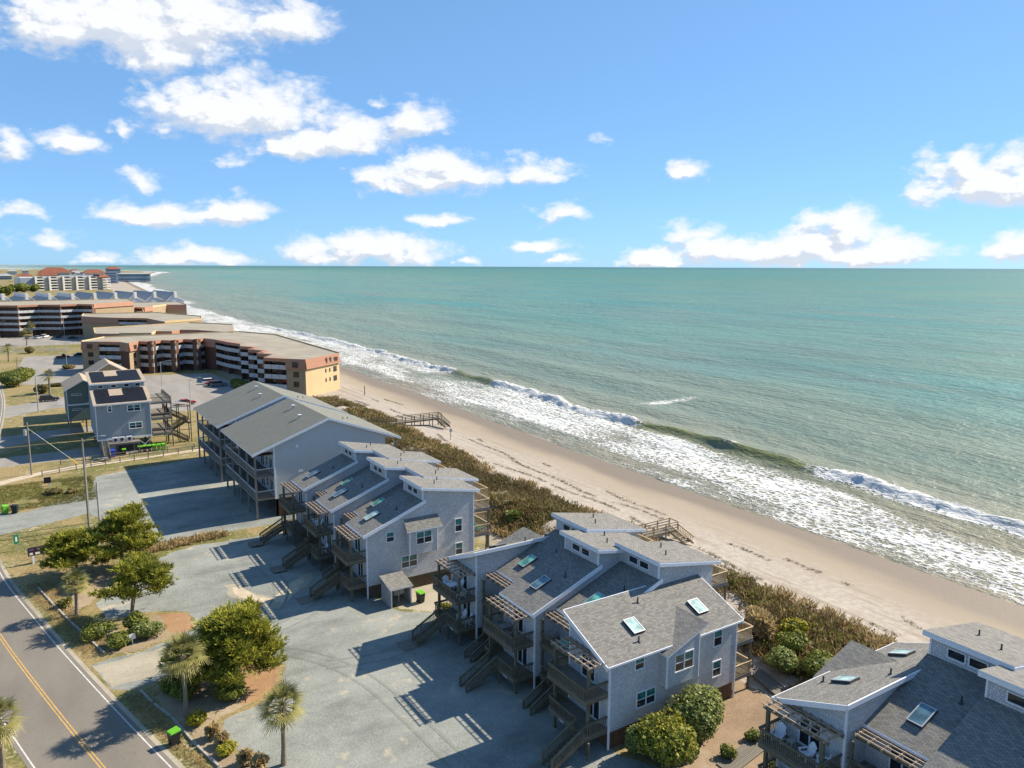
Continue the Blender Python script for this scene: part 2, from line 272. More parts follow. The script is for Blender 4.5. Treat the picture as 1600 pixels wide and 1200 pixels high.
# ------------------------------------------------------------------ mesh builder and scene helpers
class MB:
    def __init__(s): s.v = []; s.f = []; s.m = []; s.mats = []
    def mi(s, mat):
        if mat not in s.mats: s.mats.append(mat)
        return s.mats.index(mat)
    def face(s, pts, mat): i = len(s.v); s.v += [tuple(p) for p in pts]; s.f.append(tuple(range(i, i+len(pts)))); s.m.append(s.mi(mat)); return s
    def hexa(s, p, mat):      # 8 points, bottom loop then top loop (counter-clockwise from above)
        i = len(s.v); s.v += [tuple(q) for q in p]; k = s.mi(mat)
        for f in ((3, 2, 1, 0), (4, 5, 6, 7), (0, 1, 5, 4), (1, 2, 6, 5), (2, 3, 7, 6), (3, 0, 4, 7)):
            s.f.append(tuple(i+j for j in f)); s.m.append(k)
        return s
    def box(s, x0, x1, y0, y1, z0, z1, mat):
        return s.hexa([(x0, y0, z0), (x1, y0, z0), (x1, y1, z0), (x0, y1, z0), (x0, y0, z1), (x1, y0, z1), (x1, y1, z1), (x0, y1, z1)], mat)
    def slab(s, a, b, c, d, th, mat, edge=None):   # four top corners (ccw from above), thickness downwards
        lo = [(p[0], p[1], p[2]-th) for p in (a, b, c, d)]; i = len(s.v); s.v += lo+[tuple(p) for p in (a, b, c, d)]
        k = s.mi(mat); e = s.mi(edge or mat)
        for f, kk in (((3, 2, 1, 0), e), ((4, 5, 6, 7), k), ((0, 1, 5, 4), e), ((1, 2, 6, 5), e), ((2, 3, 7, 6), e), ((3, 0, 4, 7), e)):
            s.f.append(tuple(i+j for j in f)); s.m.append(kk)
        return s
    def prism(s, prof, axis, a, b, mat, caps=True, capmat=None):   # closed profile extruded along an axis; profile (u,z)
        P = (lambda u, t, z: (u, t, z)) if axis == 'y' else (lambda u, t, z: (t, u, z))
        n = len(prof); i = len(s.v); s.v += [P(u, a, z) for u, z in prof]+[P(u, b, z) for u, z in prof]; k = s.mi(mat); kc = s.mi(capmat or mat)
        ar = sum(prof[j][0]*prof[(j+1) % n][1]-prof[(j+1) % n][0]*prof[j][1] for j in range(n))
        fl = (ar > 0) != (axis == 'x')
        for j in range(n):
            q = (i+j, i+(j+1) % n, i+n+(j+1) % n, i+n+j); s.f.append(q if fl else q[::-1]); s.m.append(k)
        if caps:
            c0 = tuple(range(i, i+n)); c1 = tuple(range(i+n, i+2*n)); s.f += [c0[::-1] if not fl else c0[::1], c1 if not fl else c1[::-1]]; s.m += [kc, kc]
        return s
    def beam(s, p, q, w, h, mat):
        p = Vector(p); q = Vector(q); d = (q-p).normalized(); sd_ = d.cross(Vector((0, 0, 1)))
        if sd_.length < 1e-3: sd_ = Vector((1, 0, 0))
        sd_.normalize(); up = sd_.cross(d); a = sd_*w/2; b = up*h/2
        return s.hexa([p-a-b, p+a-b, q+a-b, q-a-b, p-a+b, p+a+b, q+a+b, q-a+b], mat)
    def tube(s, pts, rad, mat, n=8, cap=True):
        pts = [Vector(p) for p in pts]; i0 = len(s.v); k = s.mi(mat)
        for j, p in enumerate(pts):
            d = (pts[min(j+1, len(pts)-1)]-pts[max(j-1, 0)]).normalized(); u = d.orthogonal().normalized() if abs(d.z) < .95 else Vector((1, 0, 0)); u = (u-d*u.dot(d)).normalized(); w = d.cross(u)
            r = rad[j] if isinstance(rad, (list, tuple)) else rad
            for t in range(n): a = 2*math.pi*t/n; s.v.append(tuple(p+u*(r*math.cos(a))+w*(r*math.sin(a))))
        for j in range(len(pts)-1):
            for t in range(n): s.f.append((i0+j*n+t, i0+j*n+(t+1) % n, i0+(j+1)*n+(t+1) % n, i0+(j+1)*n+t)); s.m.append(k)
        if cap: s.f += [tuple(i0+t for t in range(n))[::-1], tuple(i0+(len(pts)-1)*n+t for t in range(n))]; s.m += [k, k]
        return s
    def mesh(s, name):
        me = bpy.data.meshes.new(name); me.from_pydata(s.v, [], s.f)
        for mt in s.mats: me.materials.append(MATS[mt])
        me.polygons.foreach_set('material_index', s.m); uvs(me); me.update(); return me
    def build(s, name, parent=None, **k): return link(name, s.mesh(name), parent, **k)
def uvs(me):
    nl = len(me.loops)
    if not nl: return
    nf = len(me.polygons); nr = np.empty(nf*3); me.polygons.foreach_get('normal', nr); nr = nr.reshape(-1, 3)
    tot = np.empty(nf, dtype=np.int32); me.polygons.foreach_get('loop_total', tot); lf = np.repeat(np.arange(nf), tot)
    vi = np.empty(nl, dtype=np.int32); me.loops.foreach_get('vertex_index', vi); co = np.empty(len(me.vertices)*3); me.vertices.foreach_get('co', co); co = co.reshape(-1, 3)[vi]
    u = np.stack([-nr[:, 1], nr[:, 0], np.zeros(nf)], 1); ln = np.linalg.norm(u, axis=1); flat = ln < .02; u[flat] = (1, 0, 0); ln[flat] = 1; u /= ln[:, None]
    v = np.cross(nr, u); uv = np.stack([(co*u[lf]).sum(1), (co*v[lf]).sum(1)], 1)
    me.uv_layers.new(name='UVMap').data.foreach_set('uv', uv.ravel())
def link(name, me, parent=None, loc=(0, 0, 0), rz=0., kind=None, label=None, cat=None, group=None):
    o = bpy.data.objects.new(name, me); C.objects.link(o); o.location = loc; o.rotation_euler = (0, 0, rz)
    if parent: o.parent = parent
    for k, v in (('kind', kind), ('label', label), ('category', cat), ('group', group)):
        if v: o[k] = v
    return o
def thing(name, label, cat, loc=(0, 0, 0), rz=0., group=None): return link(name, None, None, loc, rz, None, label, cat, group)
def copytree(o, loc, rz=None, label=None, scale=None):
    r = o.copy(); C.objects.link(r); r.location = loc
    if rz is not None: r.rotation_euler = (0, 0, rz)
    if label: r['label'] = label
    if scale: r.scale = (scale,)*3
    for ch in KIDS(o):
        c = ch.copy(); C.objects.link(c); c.parent = r
        for g in KIDS(ch): d = g.copy(); C.objects.link(d); d.parent = c
    return r
def KIDS(o): return [x for x in C.objects if x.parent == o]
def npmesh(name, V, F, mat, tint=None, attrs=None, quads=False, smooth=False):
    me = bpy.data.meshes.new(name); V = np.asarray(V, dtype=np.float32); F = np.asarray(F, dtype=np.int32); n = F.shape[1]
    me.vertices.add(len(V)); me.vertices.foreach_set('co', V.ravel()); me.loops.add(F.size); me.loops.foreach_set('vertex_index', F.ravel())
    me.polygons.add(len(F)); me.polygons.foreach_set('loop_start', np.arange(0, F.size, n, dtype=np.int32)); me.polygons.foreach_set('loop_total', np.full(len(F), n, dtype=np.int32))
    if smooth: me.polygons.foreach_set('use_smooth', np.ones(len(F), dtype=bool))
    me.materials.append(MATS[mat]); me.update(calc_edges=True)
    for nm, a in (attrs or {}).items():
        at = me.attributes.new(nm, 'FLOAT', 'POINT'); at.data.foreach_set('value', np.asarray(a, dtype=np.float32))
    if tint is not None:
        at = me.attributes.new('tint', 'FLOAT', 'POINT'); at.data.foreach_set('value', np.asarray(tint, dtype=np.float32))
    return me

# ------------------------------------------------------------------ terrain and sea
SHY = [-4000, 0, 120, 275, 450, 600, 870, 1180, 1850, 2300, 4000, 5000, 6500, 8000, 12000, 30000, 90000]
SHX = [92, 92, 94, 100, 97, 101, 122, 153, 200, 268, 560, 480, -400, -6000, -26000, -70000, -90000]
def shoreX(Y): return np.interp(Y, SHY, SHX)
def fbm(x, y, sc, seed=0, octv=4):
    o = 0*x; a = 1.; t = 0.
    r = np.random.default_rng(seed)
    for i in range(octv):
        for k in range(3):
            th = r.uniform(0, 6.28); ph = r.uniform(0, 6.28); f = sc*r.uniform(.7, 1.4)
            o = o+a*np.sin((x*math.cos(th)+y*math.sin(th))*f+ph+1.3*np.sin((x*math.sin(th)-y*math.cos(th))*f*.8+ph*2))
            t += a
        sc *= 2.1; a *= .55
    return o/t*1.8
def ground_h(X, Y):
    X = np.asarray(X, float); Y = np.asarray(Y, float); s = X-shoreX(Y)
    near = np.clip((200-Y)/20, 0, 1)
    b = np.interp(s, [-60, -27, 0, 8, 60, 400], [0, .75, -1.55, -2.2, -5, -9]); b = np.where(s < -27, np.interp(s, [-41, -27], [0, .75])*near, b)
    b = np.where((s >= -27) & (s < -18), np.interp(s, [-27, -18], [0, 0])*(1-near)+b*near+(1-near)*np.interp(s, [-27, -18], [0, .0]), b)
    dn = np.exp(-((s+34.5)/7.)**2)*(1.25+.8*fbm(X, Y, .14, 3))*near*np.clip((s+41)/5, 0, 1)
    return b+np.clip(dn, 0, 4)
def grow(a, b, step, k):
    o = [a]
    while o[-1] < b: o.append(o[-1]+step); step *= k
    return o
def gridmesh(Sx, Sy, fn):
    S, Y = np.meshgrid(np.array(Sx), np.array(Sy), indexing='xy'); X, Y, Z, at = fn(S, Y); ny, nx = S.shape
    V = np.stack([X, Y, Z], -1).reshape(-1, 3); i = np.arange(ny*nx).reshape(ny, nx)
    F = np.stack([i[:-1, :-1], i[:-1, 1:], i[1:, 1:], i[1:, :-1]], -1).reshape(-1, 4)
    return V, F, {k: v.ravel() for k, v in at.items()}
gs = sorted(set([-60000, -20000, -6000, -2500, -1200, -600, -300, -200, -150, -120, -100, -80, -65, -55]+list(np.arange(-48, 6, .8))+[10, 20, 40, 80, 200, 400]))
gyv = [-3000, -600, -200, -50, -10]+list(np.arange(0, 212, 1.3))+grow(213, 9500, 4, 1.1)
def gfn(S, Y):
    X = S+shoreX(Y); Z = ground_h(X, Y)
    return X, Y, Z, {'shore': S}
V, F, at = gridmesh(gs, gyv, gfn)
link('ground', npmesh('ground', V, F, 'ground_soil', attrs=at, smooth=True), kind='structure')
BKY = [-50, 50, 58, 71, 87, 114, 134, 161, 196, 240, 280, 370, 480, 700]; BKX = [118, 119.5, 120, 120.5, 122.3, 123, 121.5, 122, 126, 126.6, 128, 130, 124, 130]
def sfn(S, Y):
    X = S+shoreX(Y); sb = np.interp(Y, BKY, BKX)-shoreX(Y)+.8*np.sin(Y*.11)+.5*np.sin(Y*.27)
    amp = np.clip((560-Y)/120, 0, 1)*np.clip((Y+60)/60, 0, 1); d = S-sb
    hgt = np.interp(Y, [-50, 84, 92, 130, 140, 200, 210, 236, 250, 420], [1.1, 1.2, 1.5, 1.4, 1.4, 1.4, 1.4, 1.3, 1.2, 1.0])*(1+.18*np.sin(Y*.19)+.12*np.sin(Y*.41+1))
    prof = np.where(d < 0, np.exp(-(d/1.7)**2), np.exp(-(d/5.5)**2))
    brk = np.clip(np.interp(Y, [-60, 83, 89, 131, 137, 203, 209, 232, 244, 700], [1, 1, 0, 0, 1, 1, 0, 0, 1, 1])+.35*np.exp(-((Y-107)/3.)**2), 0, 1)   # broken stretches
    Z = -1.5+amp*hgt*prof
    ruf = fbm(X, Y, 1.1, 11, 4)
    Z += amp*brk*np.exp(-((d+.6)/2.2)**2)*.35*ruf
    sw = sum(a*np.exp(-((S-c-4*np.sin(Y*.012+c)-.03*Y*0)/w)**2)*(1+.5*np.sin(Y*.02+c)) for a, c, w in ((.45, 47, 5), (.5, 72, 7), (.45, 104, 9), (.4, 150, 12), (.4, 215, 16)))
    Z += np.clip((900-Y)/400, 0, 1)*sw
    low = fbm(X*.6, Y*.25, .16, 5, 3); low2 = fbm(X, Y*.4, .05, 9, 3)
    outer = sb-np.interp(Y, [-50, 40, 60, 75, 90, 110, 130, 150, 900], [11, 10, 9.5, 8, 3.5, 5.5, 3.5, .5, 0])+3.0*low
    inner = np.interp(Y, [0, 80, 160, 200, 260, 600], [4, 2.5, 3, 3, 3, 1])+2.5*low2
    zone = np.clip((S-inner)/3, 0, 1)*np.clip((outer-S)/2.5, 0, 1)
    foam = zone*np.clip(.43+.24*low+.16*low2+np.clip((Y-130)/300, 0, .10), .1, .9)
    foam = np.maximum(foam, .40*np.clip((S+.5)/1.2, 0, 1)*np.clip((inner+4-S)/3, 0, 1)*np.clip(.6+.5*low, 0, 1))
    crestf = brk*amp*np.exp(-np.where(d < 0, (d+.9)/2.4, (d)/1.0)**2)*(1.08+.25*ruf)
    foam = np.maximum(foam, crestf)
    spill = brk*amp*np.clip((d+13)/6, 0, 1)*np.clip(-d/2, 0, 1)*np.clip((Y-125)/25, 0, 1)*.60; foam = np.maximum(foam, spill)
    foam = np.maximum(foam, .62*np.exp(-((X-150-.35*(154-Y))/11)**2)*np.exp(-((Y-155)/2.2)**2)*1.0)
    far = np.clip((Y-480)/150, 0, 1)*np.clip((7000-Y)/2000, 0, 1); wd = 14+.008*Y
    foam = np.maximum(foam, far*np.clip((S+2)/3, 0, 1)*np.clip((wd*(1+.5*low2)-S)/8, 0, 1)*.62)
    crest = (1-brk)*amp*np.exp(-((d+.7)/1.35)**2)
    return X, Y, Z, {'shore': S, 'foam': foam, 'crest': crest}
ss = list(np.arange(-3, 42, .5))+grow(42.5, 60000, 1., 1.085)
sy = [-60000, -8000, -1500, -400, -120, -50]+list(np.arange(-30, 20, 6))+list(np.arange(20, 300, .9))+grow(301, 80000, 1.4, 1.05)
V, F, at = gridmesh(ss, sy, sfn)
link('sea', npmesh('sea', V, F, 'sea_water', attrs=at, smooth=True), kind='structure')

# ------------------------------------------------------------------ roads, lots and beds
from mathutils.geometry import tessellate_polygon
def sheet(name, poly, z, mat, jit=.0, kind='structure', parent=None, **k):
    P = []
    for i, a in enumerate(poly):
        b = poly[(i+1) % len(poly)]; L = math.hypot(b[0]-a[0], b[1]-a[1]); n = max(1, int(L/1.0)) if jit else 1
        for j in range(n):
            t = j/n; nx, ny = -(b[1]-a[1])/L, (b[0]-a[0])/L; q = random.uniform(-jit, jit) if j else 0
            P.append((a[0]+(b[0]-a[0])*t+nx*q, a[1]+(b[1]-a[1])*t+ny*q, z))
    tri = tessellate_polygon([[Vector(p) for p in P]])
    me = bpy.data.meshes.new(name); F = []
    for t in tri:
        a, b, c = (Vector(P[i]) for i in t); F.append(t if (b-a).cross(c-a).z > 0 else t[::-1])
    me.from_pydata(P, [], F); me.materials.append(MATS[mat]); uvs(me)
    return link(name, me, parent, kind=kind, **k)
def catmull(pts, n=8):
    o = []
    for i in range(len(pts)-1):
        p0, p1, p2, p3 = (Vector(pts[max(0, min(len(pts)-1, j))]) for j in (i-1, i, i+1, i+2))
        for k in range(n): t = k/n; o.append(.5*((2*p1)+(p2-p0)*t+(2*p0-5*p1+4*p2-p3)*t*t+(3*p1-p0-3*p2+p3)*t**3))
    return o+[Vector(pts[-1])]
road = catmull([(18, 0), (10.5, 28), (3.1, 56), (-1.0, 72.5), (-4.3, 87), (-7.9, 105.3), (-10.6, 130), (-11, 160), (-10, 185), (-9.2, 212), (-9.4, 248), (-12, 300), (-18, 400), (-30, 560)])
def strip(name, line, a, b, z, mat, kind='structure'):
    Vv, Ff = [], []
    for i, p in enumerate(line):
        d = (line[min(i+1, len(line)-1)]-line[max(0, i-1)]).normalized(); n = Vector((d.y, -d.x)); Vv += [(p.x+n.x*a, p.y+n.y*a, z), (p.x+n.x*b, p.y+n.y*b, z)]
        if i: k = 2*i; Ff.append((k-2, k-1, k+1, k))
    me = bpy.data.meshes.new(name); me.from_pydata(Vv, [], Ff); me.materials.append(MATS[mat]); uvs(me); return link(name, me, kind=kind)
strip('verge_sand', road, 3.5, 4.1, .006, 'sandy_gravel'); strip('road', road, -3.75, 3.75, .012, 'asphalt')
for a in (-3.45, 3.33): strip('edge_line', road, a, a+.105, .016, 'paint_white_line')
for a in (-.17, .06): strip('centre_line', road, a, a+.095, .016, 'paint_yellow')
sheet('gravel_lot', [(11, 99.5), (9.6, 94), (6.5, 92.5), (4.4, 89.5), (5.0, 84.8), (9.2, 84.2), (12.4, 82.2), (12.7, 78), (9.5, 76.4), (6.5, 75.3), (4.4, 75.6), (2.9, 75.2), (4.0, 69.8), (5.4, 68.8), (8.5, 69.2), (11.8, 69.9), (14.2, 69.4), (17.9, 66.2), (16.3, 61.5), (11.2, 60), (10.6, 57.9), (11.7, 54.4), (13, 51), (14.5, 44), (17, 18), (38, 12), (39, 33), (35, 39.5), (35.7, 67), (33, 69.2), (31.2, 70.6), (30.4, 75), (30, 80), (30, 101), (26, 101.3), (16.5, 102.2)], .004, 'gravel', .18)
sheet('driveway_apron', [(3.0, 74.9), (4.1, 70.0), (9.5, 70.6), (12.5, 72.5), (9, 75.5), (5, 74.8)], .008, 'sandy_gravel', .25)
sheet('gravel_drive', [(-7, 118.8), (-1, 121.5), (6.3, 124.2), (8.0, 117), (10.5, 109), (13, 105.4), (26.2, 105.2), (46, 106), (46, 150.5), (27, 150), (13.9, 147.5), (8.7, 145.8), (7.2, 136), (-1.6, 129.3), (-7.6, 132)], .004, 'gravel', .2)
sheet('sand_path', [(-7, 146.5), (0.5, 151.8), (7.4, 153.8), (29.8, 156), (40, 157), (40, 158.4), (29.8, 158), (7.2, 156), (.3, 154), (-7, 149.5)], .005, 'sand_pad', .15)
sheet('concrete_drive', [(-6, 161.5), (9.5, 161), (20, 160.5), (20, 170), (9, 170), (-6, 169)], .004, 'asphalt_pale', .1)
sheet('concrete_drive', [(-6.2, 178), (7, 186), (14, 187), (14, 193), (6, 193), (-6, 190)], .004, 'asphalt_pale', .1)
sheet('concrete_drive', [(-5.6, 213), (4, 222), (12, 222), (12, 200), (22, 200), (22, 232), (9, 240), (-5.5, 230)], .004, 'asphalt_pale', .15)
sheet('parking_lot', [(22, 200), (52, 205), (54.5, 240), (52, 270), (16, 276), (14, 262), (22.5, 240), (22.3, 232)], .005, 'asphalt_pale', .1)
sheet('parking_lot', [(-3, 272), (13.7, 262), (15.6, 276.5), (16, 300), (22, 330), (24, 350), (0, 354), (-3, 300)], .005, 'asphalt_pale', .1)
sheet('parking_lot', [(-30, 398), (30, 398), (30, 448), (-30, 448)], .005, 'asphalt_pale', .1)
sheet('straw_bed', [(6.2, 78.9), (9.2, 83.4), (11.9, 81.9), (12.3, 78.3), (9.5, 76.8), (6.7, 75.9), (4.6, 76.6), (3.0, 84), (4.8, 83.2)], .007, 'pine_straw', .4)
sheet('straw_bed', [(9.2, 68.4), (13.5, 68.8), (17.2, 65.8), (15.9, 61.8), (10.9, 60.6), (10.0, 57.5), (11.0, 54), (12.3, 49), (10.6, 49), (8.9, 57.2), (7.0, 66.5)], .007, 'pine_straw', .45)
sheet('straw_bed', [(1.2, 97.5), (8.8, 99.5), (9.0, 94.4), (6.0, 93), (3.8, 89.6), (1.6, 88.5)], .007, 'pine_straw', .45)
sheet('straw_patch', [(9.6, 83.2), (12.1, 81.9), (12.4, 78.3), (10.6, 77.4), (9.6, 79.5)], .010, 'fresh_straw', .3); sheet('straw_patch', [(14.5, 68.2), (17.3, 65.9), (16.0, 62), (12.8, 61.4), (13.6, 64.2)], .010, 'fresh_straw', .35)
sheet('mulch_bed', [(35.4, 39), (38, 30), (39, 25), (48.5, 25), (49.3, 24.5)][:0]+[(36, 40.2), (37.5, 33), (39.5, 20), (51, 20), (51, 44), (48, 44), (48, 40.4)], .006, 'mulch', .3)
TZ = .0125
gravel_mat('packed_gravel', (.135, .14, .12), (.24, .245, .21), .8)
for pts in ([(13.5, 73.4), (15, 73.8), (18, 75.5), (21, 79.5), (22.5, 84), (22.4, 91)], [(14, 71.4), (16.5, 70.2), (20.5, 66), (23, 60), (24, 52), (24.5, 44)], [(14, 73.5), (19.5, 73.6), (24.5, 76.5), (27, 80)], [(21, 64), (25.5, 62.8), (29, 63)]):
    cl = catmull(pts, 8)
    TZ = TZ+.0016
    for a in (-.85, .6): strip('tyre_track', cl, a, a+.26, TZ, 'packed_gravel')
sheet('sandy_patch', [(33.2, 69.4), (35.9, 66.5), (48, 66.5), (48, 76), (31, 76), (31.4, 71)], .006, 'sandy_gravel', .25)
SZ = .0062
for pts in ([(17.4, 86.6), (18.4, 86.4), (19.2, 83.6), (20.9, 80.6), (20.6, 79.2), (19.4, 79.6), (18.3, 81.9), (17.2, 84.4)], [(20.2, 79.4), (21.2, 78.3), (23, 80.6), (25.6, 83.6), (25.9, 85), (24.8, 84.9), (22.4, 82.6), (20.8, 81.1)]):
    cx_, cy_ = sum(p[0] for p in pts)/len(pts), sum(p[1] for p in pts)/len(pts)
    sheet('sand_drift', [(cx_+(x-cx_)*1.25, cy_+(y-cy_)*1.15) for x, y in pts], SZ, 'sandy_gravel', .4); sheet('sand_drift', [(cx_+(x-cx_)*.8, cy_+(y-cy_)*.85) for x, y in pts], SZ+.0026, 'sand_pad', .35); SZ += .0013

# ------------------------------------------------------------------ building kit
# a window on a wall: o = centre on the wall face, u = unit vector along the wall, n = outward normal
def window(parent, o, u, n, w, h, cols=2, sash=True, up='glass_teal', lo='glass_dark', frame='white_vinyl', fw=.09, depth=.07, name='window'):
    o, u, n = Vector(o), Vector(u), Vector(n); z = Vector((0, 0, 1)); f = MB()
    def bar(a0, a1, b0, b1, d0, d1, mb, mt):
        p = lambda a, b, d: o+u*a+z*b+n*d
        mb.hexa([p(a0, b0, d0), p(a1, b0, d0), p(a1, b0, d1), p(a0, b0, d1), p(a0, b1, d0), p(a1, b1, d0), p(a1, b1, d1), p(a0, b1, d1)], mt)
    W, Hh = w/2, h/2
    bar(-W, W, Hh-fw, Hh, -.02, depth, f, frame); bar(-W, W, -Hh, -Hh+fw, -.02, depth+.03, f, frame)
    for a in (-W, W-fw): bar(a, a+fw, -Hh+fw, Hh-fw, -.02, depth, f, frame)
    cw = (w-2*fw)/cols
    for i in range(1, cols): c = -W+fw+cw*i; bar(c-.05, c+.05, -Hh+fw, Hh-fw, -.02, depth-.005, f, frame)
    if sash: bar(-W+fw, W-fw, -.03, .03, -.02, depth-.015, f, frame)
    fo = f.build(name, parent)
    for i in range(cols):
        a0 = -W+fw+cw*i; a1 = a0+cw
        if sash:
            m = MB(); bar(a0, a1, .0, Hh-fw, 0, depth*.35, m, up); m.build('pane', fo); m = MB(); bar(a0, a1, -Hh+fw, .0, 0, depth*.25, m, lo); m.build('pane', fo)
        else: m = MB(); bar(a0, a1, -Hh+fw, Hh-fw, 0, depth*.3, m, lo); m.build('pane', fo)
    return fo
def slider(parent, o, u, n, w=1.7, h=2.05): return window(parent, o, u, n, w, h, 2, False, lo='glass_dark', name='sliding_door', fw=.1)
def rail(m, p, q, top=1.0, mat='deck_wood', step=.16, cap='deck_wood', bal=True):
    p, q = Vector(p), Vector(q); L = (q-p).length; d = (q-p)/L; z = Vector((0, 0, 1))
    m.beam(p+z*top, q+z*top, .14, .045, cap); m.beam(p+z*(top-.11), q+z*(top-.11), .045, .09, mat); m.beam(p+z*.12, q+z*.12, .045, .09, mat)
    if bal:
        n = max(1, int(L/step))
        for i in range(1, n): c = p+d*(L*i/n); m.box(c.x-.022, c.x+.022, c.y-.022, c.y+.022, c.z+.08, c.z+top-.06, mat)
    return m
def railing(parent, segs, top=1.0, mat='deck_wood', step=.16, split=False, cap=None):
    for p, q in segs:
        m = MB(); rail(m, p, q, top, mat, step, cap or mat, not split); o = m.build('railing', parent)
        if split:
            p, q = Vector(p), Vector(q); L = (q-p).length; n = max(1, int(L/step)); me = MB().box(-.022, .022, -.022, .022, .08, top-.06, mat).mesh('baluster')
            for i in range(1, n): link('baluster', me, o, p+(q-p)*(i/n))
def platform(parent, x0, x1, y0, y1, z, mat='plank_grey', frame='deck_wood', name='deck', th=.06):
    m = MB(); m.box(x0, x1, y0, y1, z-th, z, mat); m.box(x0+.03, x1-.0, y0+.03, y1-.03, z-.36, z-th, frame); return m.build(name, parent)
def stairs(parent, x0, z0, x1, z1, y0, y1, rails=True, split=False, mat='deck_wood', tread='plank_grey', railh=.95):   # along x, from top (x0,z0) down to (x1,z1)
    n = max(2, int(round((z0-z1)/.19))); m = MB()
    for y in (y0+.04, y1-.04): m.beam((x0, y, z0-.17), (x1, y, z1-.02+.12), .06, .28, mat)
    st = m.build('stringer', parent); dx = (x1-x0)/n; dz = (z0-z1)/n; me = MB().box(min(0, dx*1.1), max(0, dx*1.1), y0+.08, y1-.08, -.05, 0, tread).mesh('step')
    for i in range(n-1): link('step', me, parent, (x0+dx*i, 0, z0-dz*(i+1)))
    if rails:
        for y in (y0, y1):
            m = MB(); p, q = Vector((x0, y, z0)), Vector((x1, y, z1+.1)); rail(m, p, q, railh, mat, .16, mat); m.box(x1-.06, x1+.06, y-.06, y+.06, z1, z1+railh+.15, mat); m.build('railing', parent)
def pergola(parent, x0, x1, y0, y1, z, nr=7, ns=4):
    m = MB(); m.box(x0+.28, x0+.40, y0, y1, z-.24, z-.03, 'deck_wood'); m.box(x1-.10, x1-.02, y0, y1, z-.24, z-.03, 'deck_wood'); m.build('beam', parent)
    ra = MB().hexa([(x0, -.04, .0), (x1, -.04, -.03), (x1, .04, -.03), (x0, .04, .0), (x0, -.04, .12), (x1, -.04, .17), (x1, .04, .17), (x0, .04, .12)], 'pergola_wood').mesh('rafter')
    for i in range(nr): link('rafter', ra, parent, (0, y0+.15+(y1-y0-.3)*i/(nr-1), z-.02))
    sl = MB().box(-.03, .03, y0-.1, y1+.1, 0, .06, 'pergola_wood').mesh('slat')
    for i in range(ns): link('slat', sl, parent, (x0+.12+(x1-x0-.5)*i/(ns-1), 0, z+.155))
def skylight(parent, o, du, dv, w, l, mat):     # o centre on roof, du across, dv up-slope
    o, du, dv = Vector(o), Vector(du).normalized(), Vector(dv).normalized(); n = du.cross(dv).normalized(); n = n if n.z > 0 else -n; m = MB()
    def blk(w, l, h0, h1, mt, mb):
        c = [o+du*(a*w/2)+dv*(b*l/2) for a, b in ((-1, -1), (1, -1), (1, 1), (-1, 1))]
        if (c[1]-c[0]).cross(c[2]-c[0]).z < 0: c = c[::-1]
        mb.hexa([p+n*h0 for p in c]+[p+n*h1 for p in c], mt)
    blk(w, l, -.03, .17, 'dark_metal', m); s = m.build('skylight', parent); g = MB(); blk(w-.16, l-.16, .17, .19, mat, g); g.build('pane', s)
    fr = MB()
    for a, b, ww, ll in ((0, -1, w, .08), (0, 1, w, .08), (-1, 0, .08, l-.16), (1, 0, .08, l-.16)):
        o2 = o; c = o+du*(a*(w/2-.04))+dv*(b*(l/2-.04)); o = c; blk(ww, ll, .171, .215, 'galvanised', fr); o = o2
    fr.build('frame', s)
def vent(parent, p, h=.45, r=.06): 
    m = MB(); x, y, z = p; m.tube([(x, y, z-.1), (x, y, z+h)], r, 'dark_metal', 8); m.tube([(x, y, z-.06), (x, y, z+.07)], [.2, .08], 'dark_metal', 8); m.build('vent_pipe', parent)
